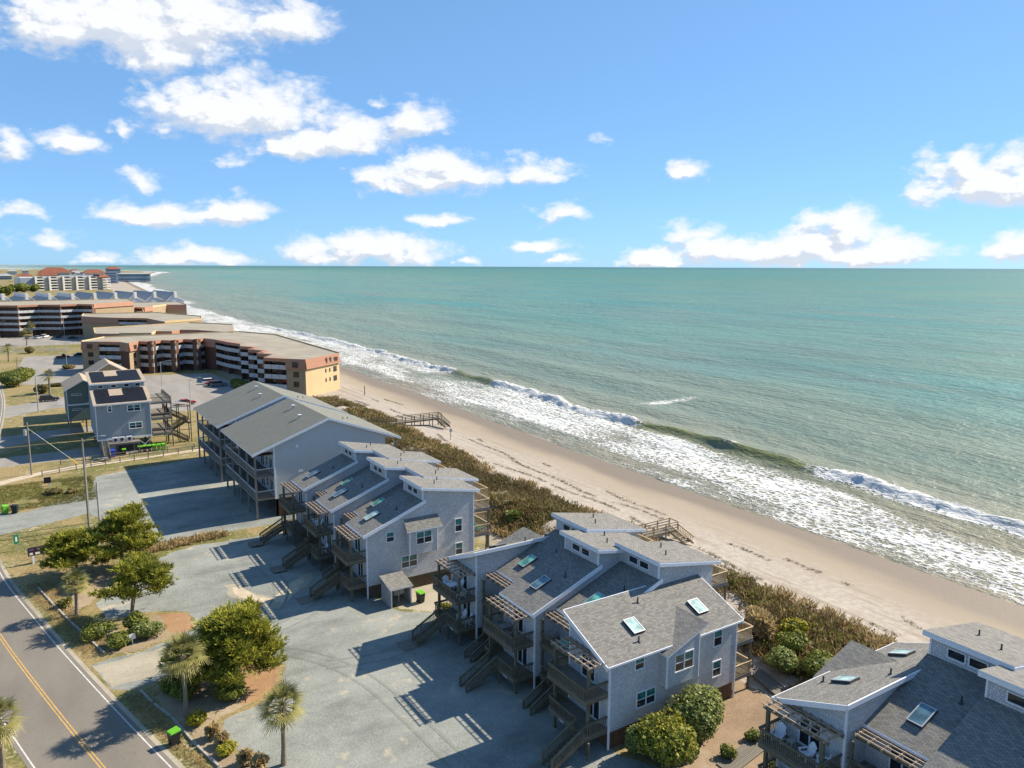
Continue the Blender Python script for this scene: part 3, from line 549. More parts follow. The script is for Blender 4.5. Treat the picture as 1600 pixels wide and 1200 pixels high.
def shrub_mesh(name, mat, rx, ry, rz, n=2200, leaf=.16, seed=0, core=True, spiky=0., zc=None, lobes=9):
    r = np.random.default_rng(seed); ce = r.normal(size=(lobes, 3)); ce /= np.linalg.norm(ce, axis=1)[:, None]; ce[:, 2] = np.abs(ce[:, 2])*.8
    lr = r.uniform(.28, .56, lobes); cc = ce*np.array([.62, .62, .55])*r.uniform(.75, 1.15, lobes)[:, None]; cc[0] = 0; lr[0] = .70
    k = r.integers(0, lobes, n); d = r.normal(size=(n, 3)); d /= np.linalg.norm(d, axis=1)[:, None]; rad = r.uniform(.72, 1.06, n)**.6
    P = cc[k]+d*(lr[k]*rad)[:, None]; P[:, 2] = np.where(P[:, 2] < -.72, -.72, P[:, 2]); S = np.array([rx, ry, rz]); P = P*S+np.array([0, 0, zc if zc is not None else rz*.72])
    nn = d+r.normal(size=(n, 3))*.6; nn[:, 2] += .3; nn /= np.linalg.norm(nn, axis=1)[:, None]
    t = np.cross(nn, r.normal(size=(n, 3))); t /= np.linalg.norm(t, axis=1)[:, None]; b = np.cross(nn, t); s = leaf*r.uniform(.6, 1.3, n)
    if spiky: b = b*(1-spiky)+d*spiky
    V = np.stack([P-t*(s*.5)[:, None], P+b*(s*.9)[:, None], P+t*(s*.5)[:, None], P-b*(s*.7)[:, None]], 1).reshape(-1, 3); F = np.arange(n*4).reshape(-1, 4)
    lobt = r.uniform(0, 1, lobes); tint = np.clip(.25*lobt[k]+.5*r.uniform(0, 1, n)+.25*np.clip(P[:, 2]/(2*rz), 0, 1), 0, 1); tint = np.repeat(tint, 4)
    if core:
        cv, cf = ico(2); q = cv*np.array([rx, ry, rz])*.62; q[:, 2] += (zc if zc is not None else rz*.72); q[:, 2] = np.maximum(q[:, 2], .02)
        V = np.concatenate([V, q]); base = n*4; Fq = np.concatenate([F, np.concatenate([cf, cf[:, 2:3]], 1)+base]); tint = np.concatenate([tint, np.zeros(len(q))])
        F = Fq
        me = bpy.data.meshes.new(name); me.from_pydata(V.tolist(), [], [tuple(f) if f[2] != f[3] else tuple(f[:3]) for f in F.tolist()]); me.materials.append(MATS[mat])
        a = me.attributes.new('tint', 'FLOAT', 'POINT'); a.data.foreach_set('value', tint.astype(np.float32)); return me
    return npmesh(name, V, F, mat, tint=tint)
_ico = {}
def ico(lv):
    if lv in _ico: return _ico[lv]
    import bmesh
    b = bmesh.new(); bmesh.ops.create_icosphere(b, subdivisions=lv, radius=1); b.verts.ensure_lookup_table()
    v = np.array([tuple(x.co) for x in b.verts]); f = np.array([[x.index for x in q.verts] for q in b.faces]); b.free(); _ico[lv] = (v, f); return v, f

def text(parent, body, loc, size, mat, rot=(R(90), 0, 0), name='lettering'):
    cu = bpy.data.curves.new(name, 'FONT'); cu.body = body; cu.size = size; cu.extrude = .004; cu.align_x = 'CENTER'
    o = bpy.data.objects.new(name, cu); C.objects.link(o); dg = bpy.context.evaluated_depsgraph_get(); me = bpy.data.meshes.new_from_object(o.evaluated_get(dg)); bpy.data.objects.remove(o)
    me.materials.clear(); me.materials.append(MATS[mat]); q = link(name, me, parent, loc); q.rotation_euler = rot; return q
# ------------------------------------------------------------------ the grey townhouses
TW = 4.95
NUMS = iter(('', '', '', '2264', '2262', '2260', '', ''))
def front_decks(t, kind, sy, split=False, low=True, w=TW):
    # wall at x=0; deck reaches to x=-2.2
    dx = -2.25
    d = platform(t, dx, -.02, .08, w-.1, 4.6); railing(t, [((dx+.06, .12, 4.6), (dx+.06, w-.14, 4.6)), ((dx+.06, .12, 4.6), (-.05, .12, 4.6)), ((dx+.06, w-.14, 4.6), (-.05, w-.14, 4.6))], split=split)
    m = MB()
    for y in (.45, w-.35): mm = MB().box(-1.72, -1.5, y-.11, y+.11, 0, 6.74, 'deck_wood'); mm.build('post', t)
    pergola(t, -1.95, -.03, .05, w-.05, 6.98)
    if low:
        platform(t, dx+.15, -.02, .08, w-.1, 1.75); s0, s1 = sy
        sg = [((dx+.2, .12, 1.75), (-.05, .12, 1.75)), ((dx+.2, w-.14, 1.75), (-.05, w-.14, 1.75))]
        if s0 > .3: sg.append(((dx+.2, .12, 1.75), (dx+.2, s0, 1.75)))
        if s1 < w-.4: sg.append(((dx+.2, s1, 1.75), (dx+.2, w-.14, 1.75)))
        num = next(NUMS, '')
        if num: text(t, num, (dx+.165, (s0*.5 if s0 > 1.5 else (s1+w)/2), 1.42), .30, 'white_paint', (R(90), 0, R(-90)), 'house_number')
        railing(t, sg); stairs(t, dx+.15, 1.75, -5.1, .05, s0, s1)
        for y in (s0-.25, s1+.25): MB().box(dx+.2, dx+.34, y-.07, y+.07, 0, 1.4, 'deck_wood').build('post', t)
        MB().box(-6.6, -5.0, s0-.3, s1+.5, .008, .06, 'plank_grey').build('landing_pad', t)
    # doors and windows on the front wall
    slider(t, (-.0, w*.5, 4.6+1.06), (0, -1, 0), (-1, 0, 0)); slider(t, (-.0, w*.36, 1.75+1.06), (0, -1, 0), (-1, 0, 0), 1.6)
    window(t, (-.0, w*.8, 3.0), (0, -1, 0), (-1, 0, 0), .95, 1.25, 1)
def rear_decks(t, x, levels, w=TW, dep=2.3, mat='new_wood'):
    for z in levels:
        platform(t, x+.02, x+dep, .15, w-.15, z, 'plank_grey', 'grey_wood'); railing(t, [((x+dep-.06, .2, z), (x+dep-.06, w-.2, z)), ((x+.05, .2, z), (x+dep-.06, .2, z)), ((x+.05, w-.2, z), (x+dep-.06, w-.2, z))], mat=mat)
    for y in (.3, w-.3): MB().box(x+dep-.26, x+dep-.08, y-.09, y+.09, 0, max(levels)-.3, 'deck_wood').build('post', t)
    for z in levels: slider(t, (x, w*.5, z+1.06), (0, 1, 0), (1, 0, 0))
def skirt(t, x0, x1, y0, y1, mat='wood_skirt'):
    m = MB(); m.box(x0, x1, y0, y1, 0, 1.46, mat); return m.build('skirt', t)
def lattice(t, x0, x1, y, z0, z1, mat='deck_wood'):   # crossed laths over a dark void
    m = MB(); h = z1-z0; s = .3
    for sg in (1, -1):
        a = x0-h if sg > 0 else x0
        while a < x1+(0 if sg > 0 else h):
            p, q = (a, z0), (a+sg*h, z1)
            if sg > 0: lo, hi = max(p[0], x0), min(q[0], x1)
            else: lo, hi = max(q[0], x0), min(p[0], x1)
            if hi-lo > .08:
                f = lambda x: z0+(x-p[0])*sg
                m.beam((lo, y-.012*sg, f(lo)), (hi, y-.012*sg, f(hi)), .02, .055, mat)
            a += s
    m.build('lattice', t)
def shed_unit(label, X, Y, zoff=0., right_end=False, set_back=False, sky=(), rear=(4.75, 7.8), deckw=TW, side='shingle', split=False, sy=(2.75, 3.9), left_end=False, steps=True):
    t = thing('townhouse', label, 'townhouse', (X, Y, zoff), group='grey shingled townhouses by the dune'); w = TW; ov = .38
    xc = 6.75; ze = 7.35; zr = 9.95; sl = (zr-ze)/(xc+.0); zt = 11.40; xb = 13.3; zb = 10.2
    m = MB(); m.prism([(0, 1.46), (xb, 1.46), (xb, zb), (xc, zt), (xc, zr-.1), (0, ze-.1)], 'y', 0, w, 'wall_shingle'); m.build('wall', t)
    r = MB(); x0 = -.4; z0 = ze+sl*x0
    r.slab((x0, -.22, z0+.1), (xc-.0, -.22, zr+.1), (xc-.0, w+.12, zr+.1), (x0, w+.12, z0+.1), .16, 'roof_shingle', 'white_paint'); ro = r.build('roof', t)
    b = MB(); b.hexa([(x0-.02, -.30, z0-.24), (xc+.25, -.30, zr-.15), (xc+.25, -.22, zr-.15), (x0-.02, -.22, z0-.24), (x0-.02, -.30, z0+.14), (xc+.25, -.30, zr+.23), (xc+.25, -.22, zr+.23), (x0-.02, -.22, z0+.14)], 'white_paint')
    b.box(x0-.06, x0-.002, -.22, w+.12, z0-.12, z0+.06, 'white_paint'); b.build('barge_board', t)
    # flashing box that closes the gap under the right verge
    # clerestory roof
    c = MB(); f0, f1 = xc-.36, xb+.55; g0 = zt+.16+(zt-zb)/(xb-xc)*.36; g1 = zb+.16-(zt-zb)/(xb-xc)*.55
    c.slab((f0, -ov-.08, g0+.12), (f1, -ov-.08, g1+.12), (f1, w+ov, g1+.12), (f0, w+ov, g0+.12), .1, 'roof_shingle', 'white_paint'); co = c.build('clerestory_roof', t)
    b = MB()
    for yy in (-ov-.08, w+ov-.06): b.hexa([(f0-.03, yy-.02, g0-.26), (f1+.03, yy-.02, g1-.22), (f1+.03, yy+.06, g1-.22), (f0-.03, yy+.06, g0-.26), (f0-.03, yy-.02, g0+.03), (f1+.03, yy-.02, g1+.03), (f1+.03, yy+.06, g1+.03), (f0-.03, yy+.06, g0+.03)], 'white_paint')
    b.box(f0-.03, f0+.05, -ov-.02, w+ov-.08, g0-.26, g0+.012, 'white_paint'); b.box(f1-.05, f1+.028, -ov-.02, w+ov-.08, g1-.24, g1+.012, 'white_paint'); b.build('fascia', co)
    for dx_, dy in ((2.2, .3), (3.6, .72)): vent(co, (xc+dx_, w*dy, g0+(g1-g0)*(dx_+.55)/(f1-f0)+.12))
    for y in (w*.36, w*.64): window(t, (xc, y, 10.72), (0, -1, 0), (-1, 0, 0), 1.25, .72, 1, False, lo='glass_dark')
    tr = MB()
    for (xx, yy, za, zb_) in ((0, 0, .05, ze-.12), (xc, 0, zr+.05, zt+.1), (xc, w, zr+.05, zt+.1)) + (((xb, 0, 1.3, zb),) if right_end else ()):
        sx = -1 if xx < xb else 1; q = .075; s0 = -1 if yy == 0 else 1
        MB().box(xx+(-.03 if sx < 0 else -.10), xx+(.10 if sx < 0 else .03), yy-(.03 if s0 < 0 else .10), yy+(.10 if s0 < 0 else .03), za, zb_, 'white_paint').build('corner_trim', t)
    for (px, py, mt) in sky: skylight(t, (px, py, ze+sl*px+.1), (0, 1, 0), (1, 0, sl), 1.05, 1.75, mt)
    vent(ro, (4.2, 1.4, ze+sl*4.2+.1)); 
    skirt(t, .12, xb-.12, .12, w-.12)
    if set_back:
        dx = -2.1
        platform(t, dx, -.02, .05, w-.05, 4.6); railing(t, [((dx+.06, .1, 4.6), (dx+.06, w-.1, 4.6))]); pergola(t, -1.75, -.03, .1, w-.1, 6.98, 6, 4)
        platform(t, dx, -.02, .05, w-.05, 1.75); railing(t, [((dx+.06, .1, 1.75), (dx+.06, 1.9, 1.75)), ((dx+.06, 3.1, 1.75), (dx+.06, w-.1, 1.75))]); stairs(t, dx, 1.75, -4.95, .05, 1.95, 3.05)
        slider(t, (0, w*.5, 5.66), (0, -1, 0), (-1, 0, 0)); slider(t, (0, w*.4, 2.81), (0, -1, 0), (-1, 0, 0))
        MB().box(-6.4, -4.9, 1.6, 3.4, .008, .06, 'plank_grey').build('landing_pad', t)
        for y in (.3, w-.3): MB().box(dx+.05, dx+.22, y-.08, y+.08, 0, 6.8, 'deck_wood').build('post', t)
    else:
        front_decks(t, 'F', sy, split)
    rear_decks(t, xb, rear)
    if right_end:
        U, Nn = (1, 0, 0), (0, -1, 0)
        lattice(t, .1, xb-.2, -.035+.1, .05, 1.42)
        window(t, (2.76, 0, 6.6), U, Nn, 1.0, 1.2, 1); window(t, (5.0, 0, 3.38), U, Nn, 2.0, 1.45, 2); window(t, (11.25, 0, 6.4), U, Nn, 1.0, 1.65, 1); window(t, (11.3, 0, 3.55), U, Nn, 1.0, 1.5, 1)
        bo = MB().box(4.75, 8.2, -.75, .02, 4.28, 7.15, 'wall_shingle').build('bay', t)
        MB().slab((4.35, -1.0, 7.12), (8.75, -1.0, 7.12), (8.55, .02, 8.3), (4.4, .02, 8.3), .14, 'roof_shingle', 'white_paint').build('bay_roof', t)
        for xx in (4.72, 8.11): MB().box(xx, xx+.12, -.78, -.66, 4.25, 7.05, 'white_paint').build('bay_trim', t)
        window(t, (6.5, -.75, 6.1), U, Nn, 1.95, 1.5, 2)
    return t
def wedge_unit(label, X, Y, mirror=False, split=False, sy=(.1, 1.2), rear=(1.6, 4.7), lo='glass_pale'):
    t = thing('townhouse', label, 'townhouse', (X, Y, 0), group='grey shingled townhouses by the dune'); w = TW; xb = 13.7
    F = (lambda y: w-y) if mirror else (lambda y: y)
    zl, zh = 7.0, 9.0; sl = (zh-zl)/w
    prof = [(0, 1.46), (w, 1.46), (w, zh-.1), (0, zl-.1)]; prof = [(F(u), z) for u, z in prof]
    MB().prism(prof, 'x', 0, xb, 'wall_shingle').build('wall', t)
    ya, yb = -.32, w+.28; za, zb = zl+sl*ya+.12, zl+sl*yb+.12; x0, x1 = -.45, xb+.35
    pts = [(x0, ya, za), (x1, ya, za), (x1, yb, zb), (x0, yb, zb)]; pts = [(x, F(y), z) for x, y, z in pts]
    if mirror: pts = [pts[3], pts[2], pts[1], pts[0]]
    ro = MB().slab(*pts, .16, 'roof_shingle', 'white_paint').build('roof', t)
    b = MB()     # barge boards at front and rear, high-side rake, gutter at low side
    for xx in (x0-.06, x1):
        p = [(xx, ya, za-.36), (xx+.06, ya, za-.36), (xx+.06, yb, zb-.36), (xx, yb, zb-.36)]; q = [(x, y, z+.38) for x, y, z in p]; pp = [(x, F(y), z) for x, y, z in p+q]
        if mirror: pp = [pp[i] for i in (3, 2, 1, 0, 7, 6, 5, 4)]
        b.hexa(pp, 'white_paint')
    for yy, z in ((yb-.02, zb), (ya-.06, za)):
        y0_, y1_ = sorted((F(yy), F(yy+.08))); b.box(x0, x1, y0_, y1_, z-(.30 if z > 8 else .16), z+(.04 if z > 8 else -.01), 'white_paint')
    b.build('barge_board', t)
    zr = lambda y: zl+sl*y+.12
    for px, py, mt in ((4.1, 2.1, lo), (11.0, 2.0, lo)): skylight(t, (px, F(py), zr(py)), (1, 0, 0), (0, 1 if not mirror else -1, sl), 1.15, 1.5, mt)
    vent(ro, (3.5, F(.8), zr(.8))); vent(ro, (6.2, F(4.0), zr(4.0)))
    skirt(t, .12, xb-.12, .12, w-.12)
    tr = MB()
    for xx, yy, z1 in ((0, 0, zl), (0, w, zh), (xb, 0, zl), (xb, w, zh)):
        y = F(yy); lo_ = y < w/2; MB().box(xx-.03 if xx == 0 else xx-.10, xx+.10 if xx == 0 else xx+.03, y-.03 if lo_ else y-.10, y+.10 if lo_ else y+.03, .05, z1-.14, 'white_paint').build('corner_trim', t)
    # bay with its own roof on the outer side
    U, Nn = (1, 0, 0), (0, -1 if not mirror else 1, 0); out = -.65
    y0_, y1_ = sorted((F(out), F(.05)))
    m = MB(); m.prism([(5.2, 3.76), (8.6, 3.76), (8.6, 7.62), (5.2, 6.52)], 'y', y0_, y1_, 'wall_shingle'); m.build('bay', t)
    pts = [(4.85, out-.3, 6.50), (9.25, out-.3, 8.0), (9.25, 3.0, 8.0), (4.85, .55, 6.50)]
    e = (8.0-6.5)/4.4; yi = lambda z: (z-zl-.12)/sl
    pts = [(4.9, out-.32, 6.58), (9.3, out-.32, 8.22), (9.3, yi(8.22)+.25, 8.22), (4.9, .1, 6.58)]; pts = [(x, F(y), z) for x, y, z in pts]
    if mirror: pts = [pts[3], pts[2], pts[1], pts[0]]
    MB().slab(*pts, .13, 'roof_shingle', 'white_paint').build('bay_roof', t)
    b = MB()
    for xx, zt in ((5.14, 6.4), (8.54, 7.5)): yy = sorted((F(out-.03), F(out+.09))); MB().box(xx, xx+.12, yy[0], yy[1], 3.73, zt, 'white_paint').build('bay_trim', t)
    window(t, (6.95, F(out), 5.55), U, Nn, 2.05, 1.5, 2); window(t, (2.9, F(0), 6.25), U, Nn, 1.0, 1.05, 1); window(t, (3.65, F(0), 3.2), U, Nn, 2.0, 1.35, 2)
    window(t, (11.4, F(0), 6.05), U, Nn, 1.05, 1.6, 1); window(t, (11.4, F(0), 3.3), U, Nn, 1.05, 1.45, 1)
    front_decks(t, 'W', sy, split); rear_decks(t, xb, rear)
    return t
SG, ST, SL = 'glass_slate', 'glass_sky', 'glass_pale'
AX = 29.45
shed_unit('grey shingled townhouse with projecting bay, beside the small refuse shed', AX, 75.0, 0, right_end=True, sky=((1.9, 3.0, SL),), sy=(2.75, 3.9))
shed_unit('set-back grey townhouse between the bay-windowed unit and the white-chair deck', AX+2.7, 79.95, -.35, set_back=True, sky=((2.1, 3.1, ST),))
shed_unit('grey townhouse with stacked white chairs on its upper deck', AX-.1, 84.9, .12, sky=((1.9, 2.9, SG),))
shed_unit('set-back grey townhouse behind the recessed pergola next to the far row end', AX+2.6, 89.85, -.25, set_back=True, sky=((2.1, 3.1, ST),))
shed_unit('grey townhouse at the row end facing the large gabled building', AX-.2, 94.8, .2, sky=((1.9, 2.9, SG),))
BX = 34.62
wedge_unit('grey townhouse with outward-sloping roof, white table set on its upper deck', BX, 60.3, True, sy=(2.4, 3.55))
shed_unit('set-back grey townhouse beside the white-table deck, green skylight on roof', BX+2.6, 55.35, -.35, set_back=True, sky=((2.0, 3.0, ST),), rear=(4.75, 7.6))
shed_unit('grey townhouse with slate skylight and wide pergola, between two set-back units', BX, 50.4, -.25, sky=((2.4, 2.6, SG),), rear=(4.75, 7.6))
shed_unit('set-back grey townhouse half hidden behind the two-skylight outward-sloping roof', BX+2.6, 45.5, -.35, set_back=True, sky=((2.0, 2.6, ST),), rear=(4.75, 7.8))
wedge_unit('grey townhouse with two pale skylights standing over the big round bushes', BX, 40.55, False, True, sy=(.1, 1.25))
CX = 41.6
wedge_unit('grey townhouse with white slat-back chairs on its upper deck', CX, 26.0, True, True, sy=(2.4, 3.5))
shed_unit('set-back grey townhouse with brown-glazed clerestory beyond the slat-back-chair deck', CX+2.3, 21.05, -.2, set_back=True, sky=((2.0, 2.6, SG),))
shed_unit('grey townhouse whose roof lies in the shade of its own clerestory', CX-.4, 16.1, 0, sky=())

# ------------------------------------------------------------------ refuse shed, wheeled bins
def bin_(label, loc, rz=0., lid='lid_green', body='bin_black', s=1., group='wheeled refuse bins'):
    t = thing('wheeled_bin', label, 'bin', loc, rz, group); m = MB(); s *= 1.15
    m.hexa([(-.24*s, -.28*s, .08), (.24*s, -.28*s, .08), (.24*s, .26*s, .08), (-.24*s, .26*s, .08), (-.3*s, -.36*s, .98*s), (.3*s, -.36*s, .98*s), (.3*s, .34*s, .98*s), (-.3*s, .34*s, .98*s)], body).build('body', t)
    MB().hexa([(-.32*s, -.39*s, .98*s), (.32*s, -.39*s, .98*s), (.32*s, .38*s, .98*s), (-.32*s, .38*s, .98*s), (-.30*s, -.34*s, 1.06*s), (.30*s, -.34*s, 1.06*s), (.30*s, .36*s, 1.12*s), (-.30*s, .36*s, 1.12*s)], lid).build('lid', t)
    MB().beam((-.22*s, .42*s, 1.0*s), (.22*s, .42*s, 1.0*s), .04, .04, 'bin_black').build('handle', t)
    for x in (-.24, .24): MB().tube([(x*s-.03, .26*s, .12), (x*s+.03, .26*s, .12)], .12, 'tyre', 10).build('wheel', t)
    return t
bin_('bright green lidded wheeled bin standing alone on the road verge', (7.3, 58.7, 0), R(-70), s=.95)
bin_('green lidded wheeled bin beside the refuse shed', (34.0, 71.3, 0), R(10))
bin_('all-green wheeled bin by the gravel drive entrance', (-4.1, 130.3, 0), R(20), body='lid_green')
bin_('black wheeled bin tipped dark beside the green one at the drive entrance', (-2.9, 129.8, 0), R(70), lid='bin_black')
sh = thing('refuse_shed', 'small open-fronted grey refuse shed with shingle roof against the townhouse end', 'shed', (30.7, 71.6, 0))
MB().box(0, .08, 0, 2.6, 0, 2.05, 'shed_wood').build('side_panel', sh); MB().box(2.3, 2.38, 0, 2.6, 0, 2.05, 'shed_wood').build('side_panel', sh); MB().box(.08, 2.3, 2.52, 2.6, 0, 2.2, 'shed_wood').build('back_panel', sh)
MB().slab((-.15, -.2, 2.1), (2.53, -.2, 2.1), (2.53, 2.75, 2.75), (-.15, 2.75, 2.75), .12, 'roof_shingle', 'white_vinyl').build('roof', sh)
for x in (0, 2.26): MB().box(x, x+.12, -.06, -.002, 0, 1.98, 'white_vinyl').build('post', sh)
mb = thing('meter_box', 'pair of pale grey boxes on a post inside the refuse shed', 'utility box', (31.7, 72.6, 0)); MB().box(.3, .4, .0, .1, 0, .9, 'galvanised').build('post', mb)
for x in (-.25, .38): MB().box(x, x+.58, -.1, .14, .92, 1.55, 'concrete').build('box', mb)

# ------------------------------------------------------------------ the two big gabled grey buildings on posts
def gabled(label, Y0, Y1):
    t = thing('apartment_house', label, 'house', (26.0, Y0, 0), group='gabled grey apartment houses on posts'); L = Y1-Y0; xe = 22.1; xr = 10.95; ze, zr = 9.75, 13.85; xw = 2.85; zf = 3.1
    k = (zr-ze)/xr
    prof = [(xw, zf-.4), (xe-2.2, zf-.4), (xe-2.2, ze+k*2.2-.12), (xr, zr-.15), (xw, ze+k*xw-.15)]
    MB().prism(prof, 'y', 0, L, 'lap_siding').build('wall', t)
    MB().prism([(0.25, ze-.05), (xw, ze+.0), (xw, ze+k*xw-.16), (.3, ze+.02)], 'y', 0, .12, 'lap_siding').build('gable_infill', t); MB().prism([(xe-2.2, ze), (xe-.25, ze-.05), (xe-.3, ze+.02), (xe-2.2, ze+k*2.2-.14)], 'y', 0, .12, 'lap_siding').build('gable_infill', t)
    a, b, y0, y1 = -.3, xe+.3, -.4, L+.4
    MB().slab((a, y0, ze-.3*k), (xr, y0, zr), (xr, y1, zr), (a, y1, ze-.3*k), .2, 'roof_shingle_grey', 'white_paint').build('roof_slope', t)
    MB().slab((xr, y0, zr), (b, y0, ze-.3*k), (b, y1, ze-.3*k), (xr, y1, zr), .2, 'roof_shingle_grey', 'white_paint').build('roof_slope', t)
    for s in (0, 1):
        yy = y0-.05 if s == 0 else y1
        for (p, q) in (((a, ze-.3*k), (xr, zr)), ((xr, zr), (b, ze-.3*k))): MB().hexa([(p[0], yy, p[1]-.34), (q[0], yy, q[1]-.34), (q[0], yy+.05, q[1]-.34), (p[0], yy+.05, p[1]-.34), (p[0], yy, p[1]+.02), (q[0], yy, q[1]+.02), (q[0], yy+.05, q[1]+.02), (p[0], yy+.05, p[1]+.02)], 'white_paint').build('barge_board', t)
    MB().box(xw-.06, xw+.14, -.06, .1, zf-.4, ze+.6, 'white_paint').build('corner_trim', t)
    for z in (zf, zf+3.2):
        platform(t, .1, xw, .05, L-.05, z, 'plank_grey', 'grey_wood'); n = 4
        for i in range(n): y = .2+(L-.4)*i/n; railing(t, [((.2, y, z), (.2, y+(L-.4)/n, z))], mat='grey_wood', step=.14, cap='white_paint')
        railing(t, [((.2, .15, z), (xw-.1, .15, z)), ((.2, L-.15, z), (xw-.1, L-.15, z))], mat='grey_wood', cap='white_paint')
        for i in range(4):
            y = L*(i+.5)/4; slider(t, (xw-.02, y-.9, z+1.1), (0, -1, 0), (-1, 0, 0), 1.9, 2.1); window(t, (xw-.02, y+1.3, z+1.35), (0, -1, 0), (-1, 0, 0), 1.1, 1.3, 1)
        MB().box(.5, xw-.1, .1, L-.1, z+2.95, z+3.02, 'brown_wall').build('soffit', t)
    for i in range(5): y = .2+(L-.4)*i/4; MB().box(.12, .36, y-.13, y+.13, 0, ze-.25, 'grey_wood').build('post', t)
    for x in (xw+.3, 9, 15, xe-2.6):
        for i in range(5): y = .5+(L-1)*i/4; MB().box(x-.15, x+.15, y-.15, y+.15, 0, zf-.4, 'deck_wood').build('pile', t)
    MB().box(xw+.1, xe-2.6, .35, .5, 0, zf-.5, 'wood_skirt').build('skirt', t)
    rear = MB(); platform(t, xe-2.2, xe-.1, .1, L-.1, zf, 'plank_grey', 'grey_wood'); railing(t, [((xe-.2, .2, zf), (xe-.2, L-.2, zf)), ((xe-2.1, .2, zf), (xe-.2, .2, zf))], mat='new_wood')
    platform(t, xe-2.2, xe-.1, .1, L-.1, zf+3.2, 'plank_grey', 'grey_wood'); railing(t, [((xe-.2, .2, zf+3.2), (xe-.2, L-.2, zf+3.2)), ((xe-2.1, .2, zf+3.2), (xe-.2, .2, zf+3.2))], mat='new_wood')
    for i in range(4): y = .3+(L-.6)*i/3; MB().box(xe-.42, xe-.2, y-.1, y+.1, 0, ze-.3, 'grey_wood').build('post', t)
    for x, y in ((8.6, 6.), (9.6, 12.5)):
        z = ze+k*x; m = MB(); m.box(x-.14, x+.14, y-.14, y+.14, z-.1, z+.42, 'galvanised'); m.box(x-.24, x+.24, y-.24, y+.24, z+.42, z+.52, 'white_paint'); m.build('roof_vent', t)
    for x, y in ((14.5, 3.5), (16.5, 7.)): z = zr-k*(x-xr); vent(t, (x, y, z), .4)
    if Y0 < 120:
        for x, z, r in ((6.2, 10.1, .22), (6.4, 6.35, .14), (6.75, 6.35, .14)): MB().tube([(x, -.12, z), (x, .0, z)], r, 'white_paint', 12).build('wall_lamp', t)
    return t
gabled('big gabled grey building on posts with blank side wall behind the townhouse row', 108.0, 126.8)
gabled('big gabled grey building on posts beyond the blank-walled one, next to the split-rail fence', 130.6, 149.6)

# ------------------------------------------------------------------ blue-grey house with solar panels, and its neighbours
def solar_house():
    t = thing('beach_house', 'blue-grey house on piles with black solar panels on two roofs', 'house', (10.5, 162, 0)); w = 9.4
    prof = [(0, 2.8), (15, 2.8), (15, 13.9), (6.6, 12.7), (6.6, 11.5), (0, 9.75)]
    MB().prism([(u, z) for u, z in prof], 'x', 0, w, 'lap_siding_blue').build('wall', t)
    MB().slab((-.35, -.5, 9.75), (w+.35, -.5, 9.75), (w+.35, 6.6, 11.75), (-.35, 6.6, 11.75), .25, 'roof_tan', 'white_paint').build('roof', t)
    MB().slab((-.35, 6.1, 12.85), (w+.35, 6.1, 12.85), (w+.35, 15.4, 14.2), (-.35, 15.4, 14.2), .25, 'roof_tan', 'white_paint').build('upper_roof', t)
    def panels(y0, y1, z0, z1, xs, gap):
        k = (z1-z0)/(y1-y0)
        for r_ in range(2):
            for i in range(xs):
                a0 = .35+(w-.7)*i/xs; a1 = .35+(w-.7)*(i+1)/xs-.05; b0 = y0+(y1-y0)*r_/2; b1 = y0+(y1-y0)*(r_+1)/2-.05
                if r_ == gap[0] and i in gap[1]: continue
                f = lambda y: z0+k*(y-y0)+.12
                MB().slab((a0, b0, f(b0)), (a1, b0, f(b0)), (a1, b1, f(b1)), (a0, b1, f(b1)), .05, 'solar_cell', 'dark_metal').build('solar_panel', t)
    panels(-.1, 6.0, 9.87, 11.6, 7, (1, (2, 3))); panels(7.0, 14.6, 12.98, 14.1, 7, (1, (2, 3)))
    U, Nn = (1, 0, 0), (0, -1, 0)
    for x in (1.6, 3.9, 6.2, 8.2): window(t, (x, 6.6, 12.15), U, Nn, 1.0, .7, 1, False)
    window(t, (2.4, 0, 8.75), U, Nn, .8, 1.25, 1, frame='white_paint', fw=.14); window(t, (6.55, 0, 8.6), U, Nn, 2.4, 1.35, 2, frame='white_paint', fw=.14); window(t, (6.65, 0, 5.15), U, Nn, 2.4, 1.3, 2, frame='white_paint', fw=.14)
    for x in (0, w): MB().box(x-.08 if x else -.05, x+.05 if x else .08, -.05, .08, 2.7, 9.6, 'white_paint').build('corner_trim', t)
    MB().box(-.02, w+.02, -.06, -.002, 2.72, 3.0, 'white_paint').build('band_board', t)
    for x in (.4, 3.2, 6.2, 9.0):
        for y in (.4, 7, 14): MB().box(x-.15, x+.15, y-.15, y+.15, 0, 2.8, 'grey_wood').build('pile', t)
    MB().box(.6, 3.4, .5, 6, 0, 2.75, 'lap_siding').build('storage_room', t)
    platform(t, 1.6, 7.0, -2.0, -.05, 2.35, 'plank_grey', 'grey_wood', 'service_deck')
    for x in (1.8, 6.8): MB().box(x-.08, x+.08, -1.95, -1.79, 0, 2.0, 'grey_wood').build('post', t)
    stairs_y(t, -2.0, 2.35, -6.0, .05, .5, 1.5)
    MB().beam((6.9, -.2, .2), (9.2, -.2, 2.4), .1, .12, 'white_vinyl').build('brace', t); MB().beam((6.9, -.35, 2.4), (9.2, -.35, .2), .1, .12, 'white_vinyl').build('brace', t)
    # stacked seaward decks
    for z in (2.9, 6.0, 9.2): platform(t, w+.05, w+4.0, .5, 12, z, 'plank_grey', 'grey_wood'); railing(t, [((w+3.9, .6, z), (w+3.9, 11.9, z)), ((w+.1, .6, z), (w+3.9, .6, z))], mat='grey_wood', step=.2)
    for y in (.7, 6, 11.8): MB().box(w+3.75, w+3.95, y-.1, y+.1, 0, 9.9, 'grey_wood').build('post', t)
    return t
